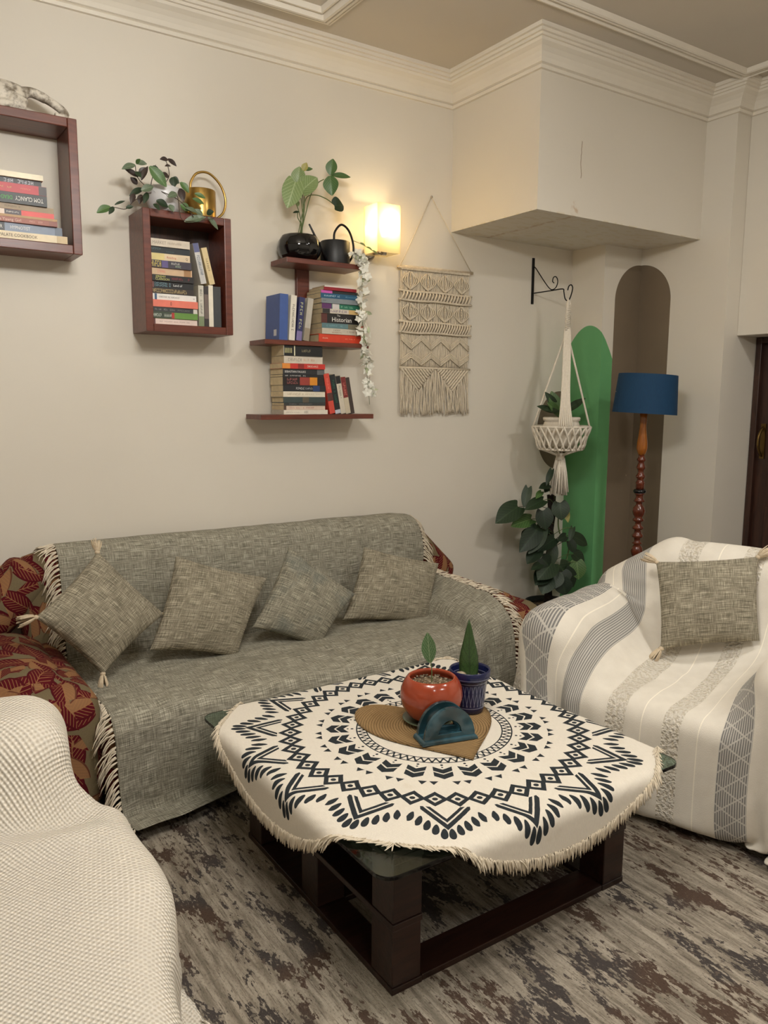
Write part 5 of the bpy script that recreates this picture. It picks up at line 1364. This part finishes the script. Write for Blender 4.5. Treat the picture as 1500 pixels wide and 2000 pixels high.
for k in range(46):
    a = random.uniform(0, 2*PI); r0, r1 = random.uniform(.004, .024), random.uniform(.010, .056)
    mb.tube([hp(a, r0, 1.150), hp(a, r0+(r1-r0)*.55, 1.06), hp(a+random.uniform(-.2, .2), r1, .935+random.uniform(-.012, .015))], .0048, 5)
o = mb.build('tassel', 'cotton_white', t, True)
t = thing('hanging_plant', 'broad-leaved plant in a cream jar inside the macrame hanger', 'potted plant', (hcx, hcy, 1.222))
MB().lathe([(.082, 0), (.098, .006), (.106, .05), (.108, .12), (.102, .140), (.098, .146), (.108, .152), (.110, .168), (.105, .172), (.098, .170), (.094, .15)], (hcx, hcy, 1.222), 36).build('pot', 'cotton_white', t, True)
MB().lathe([(.100, .150), (.001, .155)], (hcx, hcy, 1.222), 20).build('soil', 'soil', t, True)
b0 = np.array([hcx-.02, hcy, 1.38])
for b, tp, wp, dy in (((1088, 806), (1078, 764), .075, .02), ((1090, 800), (1066, 766), .05, .03), ((1082, 805), (1052, 792), .045, .0), ((1092, 802), (1064, 798), .05, -.03), ((1098, 808), (1146, 774), .05, -.02), ((1096, 800), (1120, 792), .06, .03), ((1092, 812), (1072, 786), .07, -.02), ((1094, 806), (1104, 770), .06, .04)):
    px_leaf(t, b, tp, hcy+dy*.3, hcy+dy, wp, 'leaf_dark' if wp < .07 else 'leaf_green', 'lance', .1)
for k in range(4): vine(t, [b0+np.array([.01*k, 0, -.02]), b0+np.array([.012*k-.01, .0, .02]), at(1086+3*k, 806, hcy)], .003)

# ------------------------------------------------------------------ climbing plant on a moss pole behind the sofa arm
cc = np.array([3.575, 3.47])
t = thing('climbing_plant', 'dark heart-leaved climber on a moss pole in the corner', 'potted plant', (*cc, 0))
MB().lathe([(.10, 0), (.112, .005), (.128, .14), (.138, .21), (.142, .215), (.142, .235), (.132, .236), (.126, .20)], (*cc, 0), 36).build('pot', 'black_matte', t, True)
MB().lathe([(.128, .205), (.001, .215)], (*cc, 0), 24).build('soil', 'soil', t, True)
pole = MB().tube([(cc[0]+.004*math.sin(k), cc[1], .2+.71*k/16) for k in range(17)], [.026+.003*math.sin(k*2.1) for k in range(17)], 12).build('moss_pole', 'moss_pole', t, True)
def cp_(x, y, Y): return at(950+x*.15333, 900+y*.15333, Y)
CL = [((395, 590), (150, 760), .115, 'leaf_dark'), ((530, 350), (480, 575), .055, 'leaf_dark'), ((720, 505), (520, 595), .070, 'leaf_dark'), ((700, 395), (640, 465), .035, 'leaf_green'), ((830, 120), (770, 290), .035, 'leaf_deep'), ((800, 310), (692, 335), .045, 'leaf_deep'), ((790, 320), (750, 390), .04, 'leaf_deep'),
      ((565, 745), (350, 810), .085, 'leaf_green'), ((720, 640), (760, 865), .10, 'leaf_deep'), ((935, 540), (960, 745), .10, 'leaf_dark'), ((1010, 620), (1040, 775), .035, 'leaf_yellow'), ((640, 885), (450, 1135), .105, 'leaf_deep'), ((700, 875), (555, 1155), .095, 'leaf_dark'), ((865, 995), (675, 1125), .08, 'leaf_deep'),
      ((660, 1140), (530, 1285), .08, 'leaf_deep'), ((840, 1080), (835, 1340), .07, 'leaf_dark'), ((1100, 855), (1062, 1005), .035, 'leaf_dark'), ((1095, 955), (1300, 1065), .07, 'leaf_dark'), ((1060, 1030), (1125, 1165), .065, 'leaf_deep'), ((1110, 1190), (1255, 1315), .09, 'leaf_dark'), ((1150, 1290), (1180, 1500), .095, 'leaf_green'),
      ((700, 1310), (588, 1372), .045, 'leaf_dark'), ((830, 1310), (675, 1490), .12, 'leaf_dark'), ((930, 1340), (1090, 1505), .12, 'leaf_dark'), ((1010, 960), (925, 1005), .05, 'leaf_deep'), ((760, 880), (690, 945), .06, 'leaf_deep'), ((700, 1240), (800, 1340), .09, 'leaf_deep'), ((960, 1420), (1010, 1560), .10, 'leaf_deep'), ((560, 900), (470, 1010), .07, 'leaf_deep'), ((760, 1420), (640, 1560), .10, 'leaf_deep'), ((880, 1440), (860, 1620), .10, 'leaf_dark'), ((1000, 1400), (1120, 1600), .10, 'leaf_deep'), ((780, 1500), (720, 1680), .10, 'leaf_dark'), ((960, 1520), (1010, 1700), .10, 'leaf_deep')]
for k, (b, tp, W, m_) in enumerate(CL):
    Yb_ = 3.47 if b[0] < 600 else 3.40; Yb_ += random.uniform(-.03, .02)
    p = cp_(*b, Yb_); q = cp_(*tp, Yb_-.03); L = np.linalg.norm(q-p)
    leaf(t, p, q-p, unit(CAMP-p)*.7+np.array([random.uniform(-.35, .35), -.2, random.uniform(.1, .6)]), L*1.06, W*1.22, m_, 'heart', .12, .22)
    if k % 2 == 0 or W > .06:
        a = np.array([cc[0], cc[1]-.024, min(.88, max(.3, p[2]-.04))]); vine(t, [a, a*.5+p*.5+np.array([0, -.01, .02]), p], .0022, 'stem_green' if k % 3 else 'stem_brown')
for pts in ([(925, 560), (915, 800), (935, 930)], [(1060, 1010), (1040, 1180), (1000, 1300), (880, 1400), (740, 1500)]):
    vine(t, [cp_(x, y, 3.42) for x, y in pts], .0045, 'stem_green')

# ------------------------------------------------------------------ floor lamp
lx, ly = 3.80, 2.985
t = thing('floor_lamp', 'floor lamp with a turned wooden post and blue drum shade', 'floor lamp', (lx, ly, 0))
MB().lathe([(.14, 0), (.15, .008), (.148, .022), (.12, .034), (.06, .044), (.032, .06)], (lx, ly, 0), 40).build('base', 'lamp_wood', t, True)
def zl_(y): return 1.147-(700+.2*y-900)*.003043
prof = [(.026, .055), (.034, .075), (.024, .10), (.020, .14), (.030, .17), (.020, .20), (.036, .25), (.040, .29), (.030, .34), (.020, .37), (.032, .39), (.020, .41)]
pp_ = [(1940, .020), (1915, .032), (1880, .037), (1840, .032), (1812, .019), (1800, .032), (1785, .019), (1750, .020), (1738, .034), (1718, .034), (1700, .022), (1670, .020), (1655, .036), (1640, .034), (1622, .020), (1592, .018), (1578, .035), (1562, .034), (1548, .022), (1520, .034), (1485, .040), (1450, .034), (1425, .020), (1400, .021), (1388, .036), (1374, .028), (1350, .022), (1325, .026), (1312, .033)]
prof = [(r_*.95, z) for r_, z in prof]+[(r_*.95, zl_(y)) for y, r_ in pp_]
MB().lathe(prof, (lx, ly, 0), 28).build('post', 'lamp_wood', t, True)
MB().lathe([(.030, zl_(1312)), (.037, zl_(1302)), (.038, zl_(1286)), (.030, zl_(1274))], (lx, ly, 0), 28).build('collar', 'black_lacquer', t, True)
up_ = [(1274, .024), (1250, .026), (1225, .026), (1210, .029), (1195, .022), (1180, .019), (1160, .028), (1148, .030), (1130, .022), (1110, .017), (1085, .020), (1070, .028), (1055, .026), (1030, .020), (1010, .017), (998, .027), (985, .027), (970, .020), (945, .018)]
MB().lathe([(r_*.95, zl_(y)) for y, r_ in up_], (lx, ly, 0), 28).build('post_upper', 'lamp_wood', t, True)
MB().lathe([(r_, zl_(y)) for y, r_ in ((945, .018), (925, .024), (880, .031), (820, .029), (760, .024), (680, .019), (600, .020), (555, .021), (540, .012))], (lx, ly, 0), 28).build('post_vase', 'lamp_amber', t, True)
mb = MB(); n = 48; vs = []; fs = []
R_ = np.array(Matrix.Rotation(math.radians(3.0), 3, Vector((-_r[1]*0+_f[0], _f[1], 0)).normalized()))
zc = 1.42
for (rr_, zz) in ((.180, 0), (.164, .222), (.1615, .222), (.1775, .0)):
    for j in range(n): a = 2*PI*j/n; q = R_ @ np.array([rr_*math.cos(a), rr_*math.sin(a), zz]); vs.append((lx+.004+q[0], ly+q[1], zc+q[2]))
for i in range(4):
    for j in range(n): fs.append((i*n+j, i*n+(j+1) % n, ((i+1) % 4)*n+(j+1) % n, ((i+1) % 4)*n+j))
MB().add(vs, fs).build('shade', 'lamp_shade_blue', t, True, auto=.7)
MB().tube([(lx, ly, 1.42), (lx, ly, 1.56)], .006, 8).build('stem', 'steel', t, True)
mb = MB()
for k in range(3): a = 2*PI*k/3+.4; mb.tube([(lx, ly, 1.555), (lx+.166*math.cos(a), ly+.166*math.sin(a), 1.545)], .002, 5)
mb.build('spider', 'steel', t, True)
